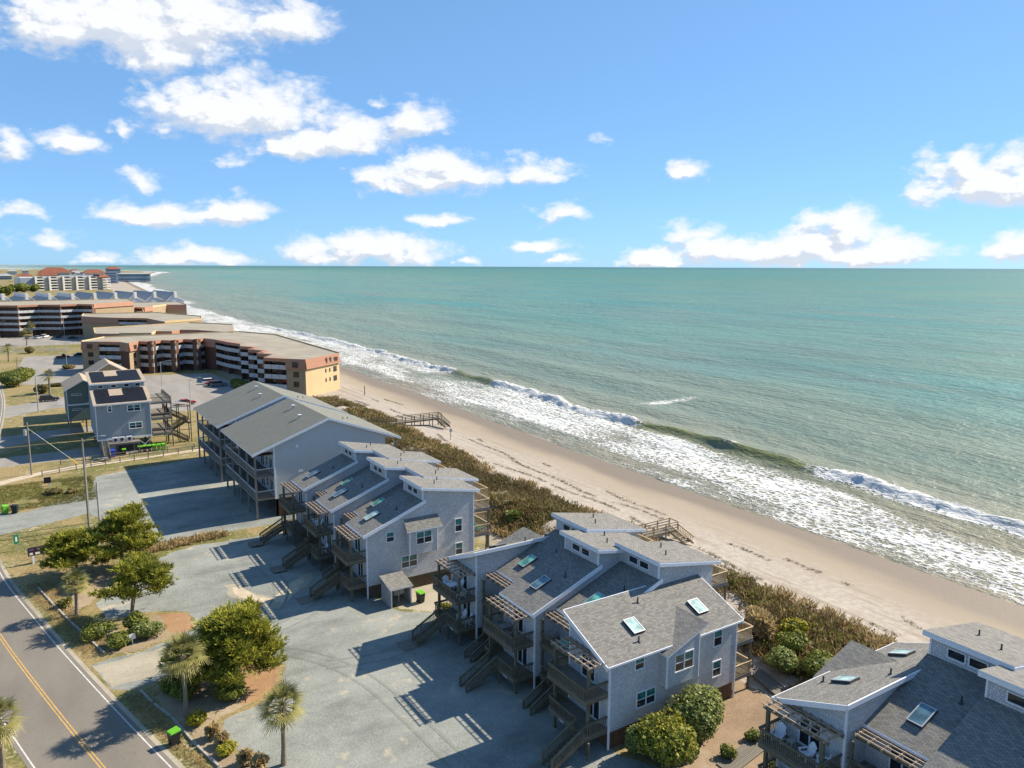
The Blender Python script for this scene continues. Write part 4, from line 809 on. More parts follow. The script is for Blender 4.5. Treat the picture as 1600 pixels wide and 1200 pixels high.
def stairs_y(parent, y0, z0, y1, z1, x0, x1, mat='deck_wood', rails=True):
    n = max(2, int(round((z0-z1)/.19))); m = MB()
    for x in (x0+.04, x1-.04): m.beam((x, y0, z0-.17), (x, y1, z1+.1), .06, .28, mat)
    m.build('stringer', parent); dy = (y1-y0)/n; dz = (z0-z1)/n; me = MB().box(x0+.08, x1-.08, min(0, dy*1.1), max(0, dy*1.1), -.05, 0, 'plank_grey').mesh('step')
    for i in range(n-1): link('step', me, parent, (0, y0+dy*i, z0-dz*(i+1)))
    if rails:
        for x in (x0, x1): rail(m2 := MB(), (x, y0, z0), (x, y1, z1+.1), .95, mat, .3, mat); m2.build('railing', parent)
solar_house()
st = thing('stair_tower', 'dark timber zigzag stair tower beside the solar-panel house', 'stairs', (23.5, 165.5, 0))
for i, z in enumerate((0.05, 2.1, 4.15, 6.2)):
    a, b = (3.6, .4) if i % 2 == 0 else (.4, 3.6); y = 0 if i % 2 == 0 else 1.3
    if i < 3: stairs(st, b, z+2.05, a, z, y, y+1.1, mat='deck_wood')
    if i: platform(st, -.3 if b > 2 else 3.5, .5 if b > 2 else 4.3, 0, 2.5, z)
for x in (-.25, 2.0, 4.2):
    for y in (0, 2.4): MB().box(x-.08, x+.08, y-.08, y+.08, 0, 8.2, 'deck_wood').build('post', st)
for z in (2.6, 4.7, 7.4): MB().beam((-.25, 0, z), (4.2, 0, z), .06, .12, 'deck_wood').build('cross_rail', st)
MB().slab((-.6, -.4, 8.6), (4.6, -.4, 7.6), (4.6, 2.9, 7.6), (-.6, 2.9, 8.6), .1, 'grey_wood').build('roof', st)
acs = [('pale outdoor air-conditioning unit with round fan on the service deck', 15.3, .6), ('white air-conditioning unit in the middle of the service deck', 14.0, .45), ('white air-conditioning unit by the service deck steps', 12.9, .45)]
for lb, x, r in acs:
    t = thing('air_conditioner', lb, 'air conditioner', (x, 160.9, 2.36)); MB().box(0, 1.0, 0, .45, .06, .95, 'white_vinyl').build('case', t); MB().tube([(.5, -.03, .5), (.5, .0, .5)], .33, 'dark_metal', 14).build('fan_grille', t)
bin_('blue wheeled bin under the solar-panel house service deck', (12.6, 159.2, 0), R(5), 'bin_blue', 'bin_blue', 1.15)
bin_('black bin with green lid under the service deck', (14.6, 159.8, 0), 0)
for i in range(6): bin_('all-green bin in the row by the solar-panel house seaward decks' if i > 2 else 'black bin with green lid in the row beside the service deck brace', (17.4+i*.85, 160.6+.15*(i % 2), 0), R(random.uniform(-8, 8)), 'lid_green', 'lid_green' if i > 2 else 'bin_black')
def plainhouse(label, X, Y, w, d, z0, z1, zr, wall, roof, axis, group=None, wins=True):
    t = thing('beach_house', label, 'house', (X, Y, 0))
    if axis == 'y':
        MB().prism([(0, z0), (w, z0), (w, z1), (w/2, zr-.1), (0, z1)], 'y', 0, d, wall).build('wall', t); k = (zr-z1)/(w/2)
        MB().slab((-.4, -.4, z1-.4*k+.1), (w/2, -.4, zr+.1), (w/2, d+.4, zr+.1), (-.4, d+.4, z1-.4*k+.1), .2, roof, 'white_paint').build('roof_slope', t); MB().slab((w/2, -.4, zr+.1), (w+.4, -.4, z1-.4*k+.1), (w+.4, d+.4, z1-.4*k+.1), (w/2, d+.4, zr+.1), .2, roof, 'white_paint').build('roof_slope', t)
    else:
        MB().prism([(0, z0), (d, z0), (d, z1), (d/2, zr-.1), (0, z1)], 'x', 0, w, wall).build('wall', t); k = (zr-z1)/(d/2)
        MB().slab((-.4, -.4, z1-.4*k+.1), (w+.4, -.4, z1-.4*k+.1), (w+.4, d/2, zr+.1), (-.4, d/2, zr+.1), .2, roof, 'white_paint').build('roof_slope', t); MB().slab((-.4, d/2, zr+.1), (w+.4, d/2, zr+.1), (w+.4, d+.4, z1-.4*k+.1), (-.4, d+.4, z1-.4*k+.1), .2, roof, 'white_paint').build('roof_slope', t)
    MB().box(-.03, w+.03, -.05, -.002, z0+3.1, z0+3.4, 'white_paint').build('band_board', t)
    for x in (0, w): MB().box(x-.12 if x else -.04, x+.04 if x else .12, -.06, -.003, z0, z1, 'white_paint').build('corner_trim', t)
    for x in (.4, w/2, w-.4):
        for y in (.4, d-.4): MB().box(x-.14, x+.14, y-.14, y+.14, 0, z0, 'grey_wood').build('pile', t)
    if wins:
        for z in (z0+2.2, z0+5.4):
            if z < z1: window(t, (w*.28, 0, z), (1, 0, 0), (0, -1, 0), 1.9, .4, 1, False, frame='white_paint')
    return t
plainhouse('green-grey gabled house with two narrow white windows, next to the solar-panel house', 6.9, 186, 6.6, 13, 3.0, 9.6, 11.4, 'lap_siding_green', 'roof_tan', 'y')
plainhouse('blue-grey house wing between the green gable and the solar panels', 11.2, 178.2, 7.0, 7, 3.0, 12.2, 13.2, 'lap_siding_blue', 'roof_tan', 'x', wins=False)
plainhouse('house with peaked tan roof behind the green gable', 11.0, 201, 11, 11, 3.0, 9.6, 13.0, 'stucco_tan', 'roof_tan', 'y', wins=False)

# ------------------------------------------------------------------ brown condominium blocks
def condo(label, P, S, zt, floors, wallm='stucco_tan', roofm='flat_roof', detail=True, mans=2.7, base=0., rh=1.1):
    cx = sum(p[0] for p in P)/len(P); cy = sum(p[1] for p in P)/len(P); t = thing('condominium_block', label, 'apartment building', (cx, cy, 0), group='brown condominium blocks along the shore')
    Q = [Vector((p[0]-cx, p[1]-cy)) for p in P]; n = len(Q)
    rp = [(q.x, q.y, zt) for q in Q]; tri = tessellate_polygon([[Vector(p) for p in rp]]); m = MB()
    for a in tri:
        p0, p1, p2 = (Vector(rp[i]) for i in a); m.face([p0, p1, p2] if (p1-p0).cross(p2-p0).z > 0 else [p0, p2, p1], roofm)
    m.build('roof', t)
    for i in range(n):
        a, b = Q[i], Q[(i+1) % n]; d = b-a; L = d.length; d /= L; no = Vector((d.y, -d.x)); s = S[i]
        V3 = lambda p, z, o=0.: (p.x+no.x*o, p.y+no.y*o, z)
        if s == 'B':
            ins = -1.7; m = MB(); m.face([V3(a, base, ins), V3(b, base, ins), V3(b, zt-.01, ins), V3(a, zt-.01, ins)], 'brown_wall'); m.face([V3(a, base, 0), V3(a, base, ins), V3(a, zt-.01, ins), V3(a, zt-.01, 0)], 'brown_wall'); m.face([V3(b, base, ins), V3(b, base, 0), V3(b, zt-.01, 0), V3(b, zt-.01, ins)], 'brown_wall'); m.build('balcony_wall', t)
            hx = lambda p, q, z0, z1, o0, o1, mt: MB().hexa([V3(p, z0, o1), V3(q, z0, o1), V3(q, z0, o0), V3(p, z0, o0), V3(p, z1, o1), V3(q, z1, o1), V3(q, z1, o0), V3(p, z1, o0)], mt)
            hx(a, b, zt-.9, zt+.02, -1.7, .12, 'seam_copper').build('fascia', t)
            for z in floors:
                hx(a+d*.02, b-d*.02, z-.25, z, -1.68, .0, 'brown_wall').build('balcony_slab', t)
                k = max(1, int(round(L/2.6)))
                for j in range(k):
                    p, q = a+d*(L*j/k+.05), a+d*(L*(j+1)/k-.05)
                    hx(p, q, z-.12, z+rh, .02, .09, 'balcony_paint').build('balcony_panel', t)
                if detail:
                    kk = max(1, int(round(L/4)))
                    for j in range(kk):
                        c = a+d*(L*(j+.5)/kk); hx(c-d*.9, c+d*.9, z, z+2.1, -1.69, -1.62, 'glass_dark').build('door_glass', t)
            for p in (a+d*.12, b-d*.12): hx(p-d*.1, p+d*.1, base, zt-.9, -.12, .08, 'brown_wall').build('post', t)
        else:
            wm_ = {'W': wallm, 'D': 'brown_brick', 'E': 'stucco_cream', 'M': wallm}[s]; m = MB(); m.face([V3(a, base), V3(b, base), V3(b, zt-.005), V3(a, zt-.005)], wm_); m.build('wall', t)
            if s != 'M':
                o = .55; m = MB(); z0 = zt-mans; e0, e1 = a-d*.1, b+d*.1
                m.face([V3(e0, z0, o), V3(e1, z0, o), V3(b, zt+.04, .06), V3(a, zt+.04, .06)], 'seam_copper'); m.face([V3(e1, z0, o), V3(e0, z0, o), V3(a, z0+.01, .01), V3(b, z0+.01, .01)], 'seam_copper')
                m.face([V3(a, zt+.04, .06), V3(b, zt+.04, .06), V3(b, zt+.04, -.3), V3(a, zt+.04, -.3)], 'flat_roof'); m.face([V3(e0, z0, o), V3(a, zt+.04, .06), V3(a, z0, 0)], 'seam_copper'); m.face([V3(e1, z0, o), V3(b, z0, 0), V3(b, zt+.04, .06)], 'seam_copper'); m.build('mansard', t)
            else:
                m = MB(); hx = [V3(a, zt-.6, .1), V3(b, zt-.6, .1), V3(b, zt-.6, -.2), V3(a, zt-.6, -.2), V3(a, zt+.35, .1), V3(b, zt+.35, .1), V3(b, zt+.35, -.2), V3(a, zt+.35, -.2)]; m.hexa(hx, 'stucco_cream').build('parapet', t)
            if s in 'WE' and detail:
                for k, z in enumerate(floors):
                    for f in ((.5,) if s == 'W' else (.86, .70, .58)):
                        if s == 'E' and f < .8: w_, h_ = .6, (1.0 if k < len(floors)-1 else 2.0)
                        else: w_, h_ = 1.7, 1.5
                        top = k == len(floors)-1; c = a+d*(L*f); window(t, V3(c, z+1.35, .45 if top and s == 'W' else (.4 if top else 0.)), (d.x, d.y, 0), (no.x, no.y, 0), w_, h_, 2 if w_ > 1 else 1, False, frame='brown_wall', fw=.08)
    return t
condo('brown and tan condominium with white balconies and cream end wall nearest the dune',
      [(16.2, 289), (21, 286.5), (27, 281.5), (28.8, 275.5), (32.5, 281.5), (36, 277.5), (39.5, 282), (43, 277.5), (46.5, 282), (50, 277.5), (53, 281.5), (55.5, 275), (57, 264), (59.2, 256), (57.5, 248.5), (60.5, 243), (57.3, 238), (60.5, 232), (57, 226.5), (60, 221), (55.7, 214.5), (60.2, 208.6), (64.1, 204.4), (77.3, 214.5), (78.1, 282), (70, 302), (24, 302)],
      'WBDWBBBBBBDBBDBBBBBDBWEMMMM', 10.6, (2.3, 5.0, 7.7))
condo('brown condominium showing mostly flat roof behind the cream-ended block', [(22.5, 319), (30, 314), (40, 308.5), (43, 320), (48, 316), (52, 322), (58, 317), (66.8, 299), (75.5, 338), (62, 358), (24, 345)], 'DMMWWWWWMMM', 10.7, (2.3, 5.0, 7.8), detail=False)
condo('brown condominium with slanted copper corner and one row of balconies visible', [(25, 427), (28.4, 419), (38.8, 406), (42, 403), (46, 401), (50, 396), (53.5, 369), (71, 380), (74.5, 398), (60, 440), (27, 446)], 'WWBBBDMMMMM', 10.8, (2.3, 5.0, 7.8), detail=False)
condo('brown condominium with paired windows at its seaward corner', [(31, 497), (48, 496), (51, 491), (57, 500), (60, 494), (67, 504), (77, 520), (88, 516), (89.5, 554), (52, 558), (31, 525)], 'DDWBWMWMMMM', 11.0, (2.3, 5.0, 7.8), detail=False)
condo('long curved condominium with four stripes of white balconies behind the parked cars',
      [(-46, 455), (-37, 450), (-28, 455), (-19, 450), (-10, 455), (-1, 449), (8, 454), (17, 448), (25, 452), (31, 446), (33, 452), (53, 470), (54, 500), (-46, 490)], 'BBBBBBBBBDWMMM', 15.6, (3.2, 6.1, 9.0, 11.9), detail=False, mans=2.2)

# ------------------------------------------------------------------ far buildings
def saw(label, X, Y, w, flip, z=0):
    t = thing('terraced_house', label, 'house', (X, Y, 0), R(8), group='saw-roofed terrace beyond the condominiums'); a = [(0, 0), (w, 0), (w, 5.5), (w*.5, 9.5), (w*.5, 12.5), (0, 6.0)]
    if flip: a = [(w-u, q) for u, q in a][::-1]
    MB().prism(a, 'y', 0, 60, 'pale_block', capmat='pale_block').build('wall', t); F = (lambda u: w-u) if flip else (lambda u: u)
    def pl(u0, z0, u1, z1, nm):
        p = [(F(u0), -.5, z0), (F(u1), -.5, z1), (F(u1), 60, z1), (F(u0), 60, z0)]; p = p if not flip else p[::-1]; MB().slab(*p, .5, 'pale_roof', 'white_block').build(nm, t)
    pl(-.2, 6.1, w*.5+.2, 13., 'upper_roof'); pl(w*.5+.1, 9.9, w+.2, 5.8, 'lower_roof'); MB().box(F(w*.5)-1, F(w*.5)+1, -1.2, 1.5, 8.5, 13.4, 'white_block').build('chimney', t)
    return t
for i in range(10): saw('saw-roofed grey terrace house with a white chimney box', -32+i*15.0, 690+8*math.sin(i), 14.4, i < 5)
def hotel():
    t = thing('hotel', 'long white hotel with five columns of balconies and a red corner roof', 'hotel', (3, 1205, 0), R(14)); W = 108
    MB().box(0, W, 0, 26, 0, 18.2, 'white_block').build('wall', t); MB().box(-1, 14, -3, 0, 0, 17.5, 'grey_block').build('stair_block', t)
    for i in range(5):
        x = 16+i*16.5; MB().box(x, x+2.2, -6, 0, 0, 19.2, 'white_block').build('fin', t); MB().box(x+10.5, x+16, -3.5, 0, 0, 18.0, 'concrete').build('wall_bay', t)
        for k in range(5): MB().box(x+2.2, x+10.4, -5.5, 0, .5+k*3.6, 1.8+k*3.6, 'white_block').build('balcony', t); MB().box(x+2.6, x+10, -.3, -.05, 1.9+k*3.6, 3.9+k*3.6, 'glass_dark').build('balcony_door', t)
    MB().hexa([(94, -7, 17.4), (110, -7, 17.4), (110, 26, 17.4), (94, 26, 17.4), (98, -2, 21), (106, -2, 21), (106, 20, 21), (98, 20, 21)], 'red_roof').build('corner_roof', t)
    for k in range(5): MB().box(99, 109.5, -7.5, 0, .6+k*3.5, 1.9+k*3.5, 'white_block').build('balcony', t)
hotel()
def block(name, label, cat, X, Y, w, d, h, mat, roof=None, group=None, rh=5, bands=0):
    t = thing(name, label, cat, (X, Y, 0), 0, group); MB().box(0, w, 0, d, 0, h, mat).build('wall', t)
    for k in range(bands): MB().box(w*.06, w*.94, -.5, -.05, h*(k+.35)/bands, h*(k+.75)/bands, 'glass_slate').build('window_band', t)
    if roof: MB().hexa([(-2, -2, h+.02), (w+2, -2, h+.02), (w+2, d+2, h+.02), (-2, d+2, h+.02), (w*.25, d*.3, h+rh), (w*.75, d*.3, h+rh), (w*.75, d*.7, h+rh), (w*.25, d*.7, h+rh)], roof).build('roof', t)
    return t
block('pavilion', 'white building with peaked red roof behind the hotel', 'building', 26, 1300, 24, 20, 19, 'white_block', 'red_roof', rh=8, bands=3)
block('pavilion', 'low white building with wide red roof behind the long hotel', 'building', 30, 1430, 44, 26, 22, 'white_block', 'red_roof', rh=8, bands=3)
block('pavilion', 'white terrace block with small red roof near the tower', 'building', 92, 1430, 30, 24, 21, 'white_block', 'red_roof', rh=6, bands=3)
block('hotel_wing', 'white stepped hotel wing with dark window bands', 'building', 52, 1290, 44, 18, 19.5, 'white_block', bands=4)
block('hotel_wing', 'dark glazed hotel wing joining the red-capped tower', 'building', 100, 1620, 60, 30, 21, 'grey_block', bands=4)
block('tower', 'dark tower with red hipped cap at the headland', 'tower', 160, 1830, 26, 26, 25, 'grey_block', 'red_roof', rh=5, bands=5)
block('pier_house', 'grey pier building standing at the water edge', 'building', 172, 1790, 66, 60, 15.5, 'grey_block', 'pale_roof', rh=2, bands=2)
for i in range(14):
    X, Y = -60+i*19+random.uniform(-5, 5), random.uniform(1700, 3300); X = min(X, float(shoreX(Y))-60)
    block('distant_house', ['small pale far-off house on the low headland', 'small grey far-off house on the low headland'][i % 2], 'house', X, Y, random.uniform(18, 34), 20, random.uniform(7, 12), ['white_block', 'grey_block'][i % 2], 'pale_roof' if i % 3 else 'red_roof', 'far houses on the headland', 5, 2)

# ------------------------------------------------------------------ cars
def make_car(label, mat, X, Y, rz, kind='suv'):
    t = thing('parked_car', label, 'car', (X, Y, .01), rz, 'parked cars'); L, W = 4.6, .9; h = {'suv': 1.68, 'car': 1.42, 'truck': 1.75}[kind]
    b = .95 if kind != 'car' else .82
    prof = [(-2.3, .35), (2.3, .35), (2.32, .7), (2.2, b), (1.1, b+.08), (-2.2, b+.06), (-2.32, .7)]
    MB().prism(prof, 'y', -W, W, mat).build('body', t)
    if kind == 'truck': cab = [(-.35, b+.05), (1.15, b+.05), (.55, h-.03), (-.25, h-.03)]
    elif kind == 'suv': cab = [(-2.15, b+.05), (1.15, b+.05), (.45, h-.03), (-1.9, h-.03)]
    else: cab = [(-1.9, b+.05), (1.2, b+.05), (.35, h-.03), (-1.1, h-.03)]
    MB().prism(cab, 'y', -W+.1, W-.1, 'glass_dark').build('window_glass', t); x0, x1 = cab[3][0], cab[2][0]
    MB().box(x0-.05, x1+.05, -W+.12, W-.12, h-.06, h+.03, mat).build('roof', t)
    if kind == 'truck': MB().box(-2.2, -.45, -W+.12, W-.12, b+.07, b+.09, 'dark_metal').build('bed_liner', t)
    for x in (-1.42, 1.42):
        for y in (-W, W-.2):
            w = MB().tube([(x, y-.03, .34), (x, y+.23, .34)], .34, 'tyre', 14).build('wheel', t); MB().tube([(x, y-.04, .34), (x, y+.24, .34)], .19, 'galvanised', 10).build('rim', w)
    for y in (-.68, .68):
        MB().box(2.2, 2.31, y-.2, y+.2, .66, .82, 'white_paint').build('headlight', t); MB().box(-2.33, -2.24, y-.16, y+.16, .7, .86, 'car_red').build('tail_light', t)
    return t
for a in [('dark estate car parked on the drive below the green-grey house', 'car_black', 4.6, 234.5, R(5), 'suv'), ('dark red pick-up parked by the verge left of the tan end wall', 'car_dark_red', 12.5, 340, R(4), 'truck'), ('black car parked beside the dark red pick-up', 'car_black', 18.6, 345, R(4), 'car'),
          ('white van-like car parked in front of the striped-balcony condominium', 'car_white', 9.3, 441, R(60), 'suv'), ('dark grey car parked left of the white one', 'car_grey', 2.8, 438, R(60), 'car'), ('silver car squeezed between the grey and the white ones', 'car_silver', 6.2, 436, R(60), 'car'), ('black car under the lamp post in the far lot', 'car_black', 15.0, 437, R(75), 'suv'), ('black car standing apart in the far lot', 'car_black', 20.5, 425, R(5), 'car'),
          ('white estate car in the shaded corner of the condominium lot', 'car_white', 47.2, 244.5, R(2), 'suv'), ('red car beside the white estate in the condominium lot', 'car_red', 47.6, 241.2, R(2), 'car'), ('dark car next to the red one by the hedge', 'car_grey', 48.4, 238.2, R(2), 'suv'), ('bright red car half hidden behind the stair tower', 'car_red', 34.5, 211, R(0), 'car')]: make_car(*a)

# ------------------------------------------------------------------ poles, lamps, wires, fences, signs
def pole(label, X, Y, h, r=.14, arm=False, trans=False, mat='grey_wood'):
    t = thing('utility_pole', label, 'pole', (X, Y, 0)); MB().tube([(0, 0, 0), (0, 0, h)], [r, r*.7], mat, 8).build('shaft', t)
    if arm: MB().tube([(0, 0, h-.6), (.6, -.2, h-.1), (1.6, -.6, h+.25), (2.4, -.9, h+.3)], .05, 'galvanised', 6).build('lamp_arm', t); MB().hexa([(2.2, -1.0, h+.2), (2.9, -1.2, h+.2), (2.9, -.9, h+.2), (2.2, -.75, h+.2), (2.25, -1.0, h+.36), (2.85, -1.15, h+.34), (2.85, -.95, h+.34), (2.25, -.78, h+.36)], 'galvanised').build('lamp_head', t)
    if trans: MB().tube([(-.42, 0, h-2.2), (-.42, 0, h-1.2)], .26, 'galvanised', 12).build('transformer', t)
    return t
pole('wooden pole with a transformer can at the sand path', -.5, 152.7, 9.2, trans=True); pole('tall weathered pole with lamp arm by the gravel drive', 5.7, 116.9, 12.6, .15, True); pole('dark pole standing close behind the tall lamp pole', 5.9, 119.2, 9.0, .13, True); pole('short pale pole beside the wind-shaped pines', 6.9, 114.9, 6.9, .16, mat='concrete')
pole('slim pole on the lawn by the curve of the road', 1.9, 218.3, 8.9, .15, mat='concrete'); pole('lamp post on the parking island of the left lot', 12.3, 307.5, 8.9, .1, True, mat='galvanised'); pole('dark pole among the shrubs left of the lot', -2.0, 270, 8.6, .14)
pole('lamp post at the edge of the condominium lot', 35.3, 209.3, 6.9, .09, True, mat='galvanised'); pole('lamp post behind the solar-panel house decks', 33.8, 246.1, 7.5, .09, True, mat='galvanised'); pole('lamp post in front of the striped-balcony condominium', 17.5, 436, 10, .12, True, mat='galvanised'); pole('lamp post far left in front of the striped balconies', -9, 433, 9, .12, True, mat='galvanised')
g_ = thing('guy_wire', 'taut guy wire with yellow sleeve running from the transformer pole to the grass', 'wire', (-.5, 152.7, 0)); MB().tube([(0, 0, 8.2), (5.6, 1.5, 2.2)], .025, 'galvanised', 5).build('cable', g_); MB().tube([(5.6, 1.5, 2.2), (7.6, 2.0, .0)], .06, 'yellow_sleeve', 6).build('sleeve', g_)
def fence(label, pts, h=1.1, step=2.4, mat='grey_wood', rails=(.45, .95)):
    t = thing('rail_fence', label, 'fence', (pts[0][0], pts[0][1], 0)); o = Vector((pts[0][0], pts[0][1], 0)); pm = MB().box(-.07, .07, -.07, .07, 0, h, mat).mesh('post')
    for a, b in zip(pts, pts[1:]):
        a, b = Vector((*a, 0))-o, Vector((*b, 0))-o; n = max(1, int((b-a).length/step))
        for i in range(n+(b == Vector((*pts[-1], 0))-o)): link('post', pm, t, a+(b-a)*(i/n))
        for z in rails: MB().beam(a+Vector((0, 0, z)), b+Vector((0, 0, z)), .05, .11, mat).build('rail', t)
    return t
fence('weathered split-rail fence along the sand path', [(1.0, 150.6), (6.2, 152.6), (10.9, 153.6), (18.1, 154.6), (26.2, 156.2), (38, 157)]); fence('second low rail fence nearer the solar-panel house', [(4, 157.6), (12, 158), (22, 158.4), (27, 159)], .9, 3)
fence('white rail fence beside the parked dark estate car', [(6.2, 226), (12.5, 227)], 1.0, 1.6, 'white_paint'); fence('long white fence along the edge of the far lot', [(-9, 372), (6, 371), (16, 368)], 1.5, 3, 'white_paint', (.4, .8, 1.2))
cb = thing('timber_kerb', 'weathered timber kerb along the palm and pine bed', 'kerb', (0, 0, 0)); 
for a, b in zip([(-.7, 97.2), (.6, 91.2), (1.9, 85.6), (3.0, 81.4)], [(.55, 91.4), (1.85, 85.8), (2.95, 81.6), (4.1, 77.0)]): MB().beam((*a, .09), (*b, .09), .17, .18, 'wood_curb').build('timber', cb)
cb = thing('timber_kerb', 'weathered timber kerb beside the lone green-lidded bin', 'kerb', (0, 0, 0))
for a, b in zip([(6.1, 68.2), (6.8, 65.3), (7.7, 62.5), (8.7, 57.4), (9.6, 53.9)], [(6.7, 65.6), (7.65, 62.7), (8.65, 57.6), (9.55, 54.1), (10.8, 49)]): MB().beam((*a, .09), (*b, .09), .17, .18, 'wood_curb').build('timber', cb)
def sign_post(name, label, X, Y, h, parts, rz=0):
    t = thing(name, label, 'sign', (X, Y, 0), rz)
    for nm, bx in parts: MB().box(*bx).build(nm, t)
    return t
t = sign_post('property_sign', 'dark purple notice board with pale lettering on a white post by the pines', -1.0, 106.0, 2, [('post', (-.1, .1, -.1, .1, 0, 1.0, 'white_paint')), ('board', (-.5, 2.3, -.06, .06, 1.0, 2.05, 'sign_dark'))], R(10))
for i, (x, z, w) in enumerate(((-.35, 1.7, .5), (-.35, 1.15, .35), (.25, 1.12, .5), (.4, 1.72, 1.6))): MB().box(x, x+w, -.075, -.062, z, z+.16+.1*(i in (1, 2)), 'sign_purple' if i in (0, 3) else 'white_block').build('lettering', t)
t = sign_post('street_sign', 'narrow green sign with pale lettering on a post at the drive entrance', -2.7, 112.2, 2, [('post', (-.05, .05, -.05, .05, 0, 2.2, 'galvanised')), ('board', (-.28, .28, -.10, -.06, .9, 2.1, 'sign_green'))], R(15)); MB().box(-.1, .1, -.115, -.102, 1.2, 1.8, 'white_block').build('lettering', t)
sign_post('notice_board', 'small dark notice board on a pale post by the sand path', 1.6, 143.5, 1.5, [('post', (.1, .3, -.1, .1, 0, 1.2, 'white_paint')), ('board', (-.5, .5, -.2, -.11, .5, 1.5, 'sign_dark'))])
sign_post('yard_sign', 'little white sign standing among the round shrubs', 6.6, 77.6, 1.2, [('post', (-.04, .04, -.04, .04, 0, .7, 'white_paint')), ('board', (-.3, .3, -.06, -.041, .5, 1.05, 'white_paint'))], R(10))
sign_post('beach_sign', 'small dark sign on a post on the open sand below the dune', 73.0, 137.6, 2.6, [('post', (-.05, .05, -.05, .05, .3, 2.6, 'grey_wood')), ('board', (-.3, .3, -.1, -.051, 2.0, 2.7, 'grey_block'))]); sign_post('beach_post', 'lone thin post on the sand near the cream-ended condominium', 79, 199.6, 2.4, [('post', (-.08, .08, -.08, .08, .2, 2.6, 'deck_wood')), ('cap', (-.12, .12, -.12, .12, 2.601, 2.75, 'deck_wood'))])

# ------------------------------------------------------------------ beach walkovers
def walkover(label, X0, X1, Y0, Y1, z, stairs_to, mat='deck_wood', n=8, zs=None):
    t = thing('beach_walkover', label, 'boardwalk', (X0, Y0, 0)); L = X1-X0; w = Y1-Y0; pl = MB().box(0, .19, 0, w, -.05, 0, 'plank_grey').mesh('plank')
    for i in range(int(L/.2)): link('plank', pl, t, (i*.2, 0, z))
    for y in (.1, w-.1): MB().box(0, L, y-.06, y+.06, z-.3, z-.06, mat).build('joist', t)
    for i in range(n+1):
        for y in (.0, w): MB().box(L*i/n-.07, L*i/n+.07, y-.07, y+.07, -1, z+1.1, mat).build('post', t)
    for y in (0, w):
        for h in (.4, .75, 1.1): MB().beam((0, y, z+h), (L, y, z+h), .05, .13, mat).build('rail', t)
    MB().beam((L+.02, 0, z+1.1), (L+.02, w, z+1.1), .05, .13, mat).build('rail', t)
    ys, zz = stairs_to; stairs_y(t, 0, z, ys, zz, L-1.4, L-.1, mat)
    return t
walkover('long weathered walkover with stairs turning down onto the beach', 61, 78.8, 153, 154.6, 1.7, (-4.6, .35)); walkover('new yellow timber walkover ending in stairs behind the clerestory roofs', 54, 71.0, 70.2, 71.8, 1.6, (-3.0, .6), 'new_wood')
walk = thing('boardwalk', 'narrow plank path through mulch beside the slat-back-chair deck', 'boardwalk', (40.3, 33.6, 0)); pm = MB().box(0, .18, 0, 1.5, .02, .09, 'plank_grey').mesh('plank')
for i in range(44): link('plank', pm, walk, (i*.2, i*.032, 0))
walk = thing('boardwalk', 'pale plank path running from the rear decks to the dune shrubs', 'boardwalk', (51.2, 38.4, 0)); pm = MB().box(0, 1.5, 0, .18, .25, .32, 'plank_grey').mesh('plank')
for i in range(40): link('plank', pm, walk, (i*.05, i*.2, 0))

# ------------------------------------------------------------------ trees and shrubs
def tuft_mesh(name, P, D, mat, n=9, ln=.34, wd=.035, seed=0, up=.35, tint0=None):
    """needle tufts: thin triangles fanning round each direction"""
    r = np.random.default_rng(seed); m = len(P); d = np.repeat(D, n, 0)+r.normal(size=(m*n, 3))*.55; d[:, 2] += up; d /= np.linalg.norm(d, axis=1)[:, None]
    o = np.repeat(P, n, 0)+r.normal(size=(m*n, 3))*.05; s = np.cross(d, r.normal(size=(m*n, 3))); s /= np.linalg.norm(s, axis=1)[:, None]; l = ln*r.uniform(.6, 1.25, m*n)
    V = np.stack([o-s*wd, o+s*wd, o+d*l[:, None]+s*wd*.5, o+d*l[:, None]-s*wd*.5], 1).reshape(-1, 3); F = np.arange(m*n*4).reshape(-1, 4)
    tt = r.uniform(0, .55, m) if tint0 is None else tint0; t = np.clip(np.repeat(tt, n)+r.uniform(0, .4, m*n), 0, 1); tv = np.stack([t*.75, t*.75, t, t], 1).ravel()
    return npmesh(name, V, F, mat, tint=np.clip(tv, 0, 1))
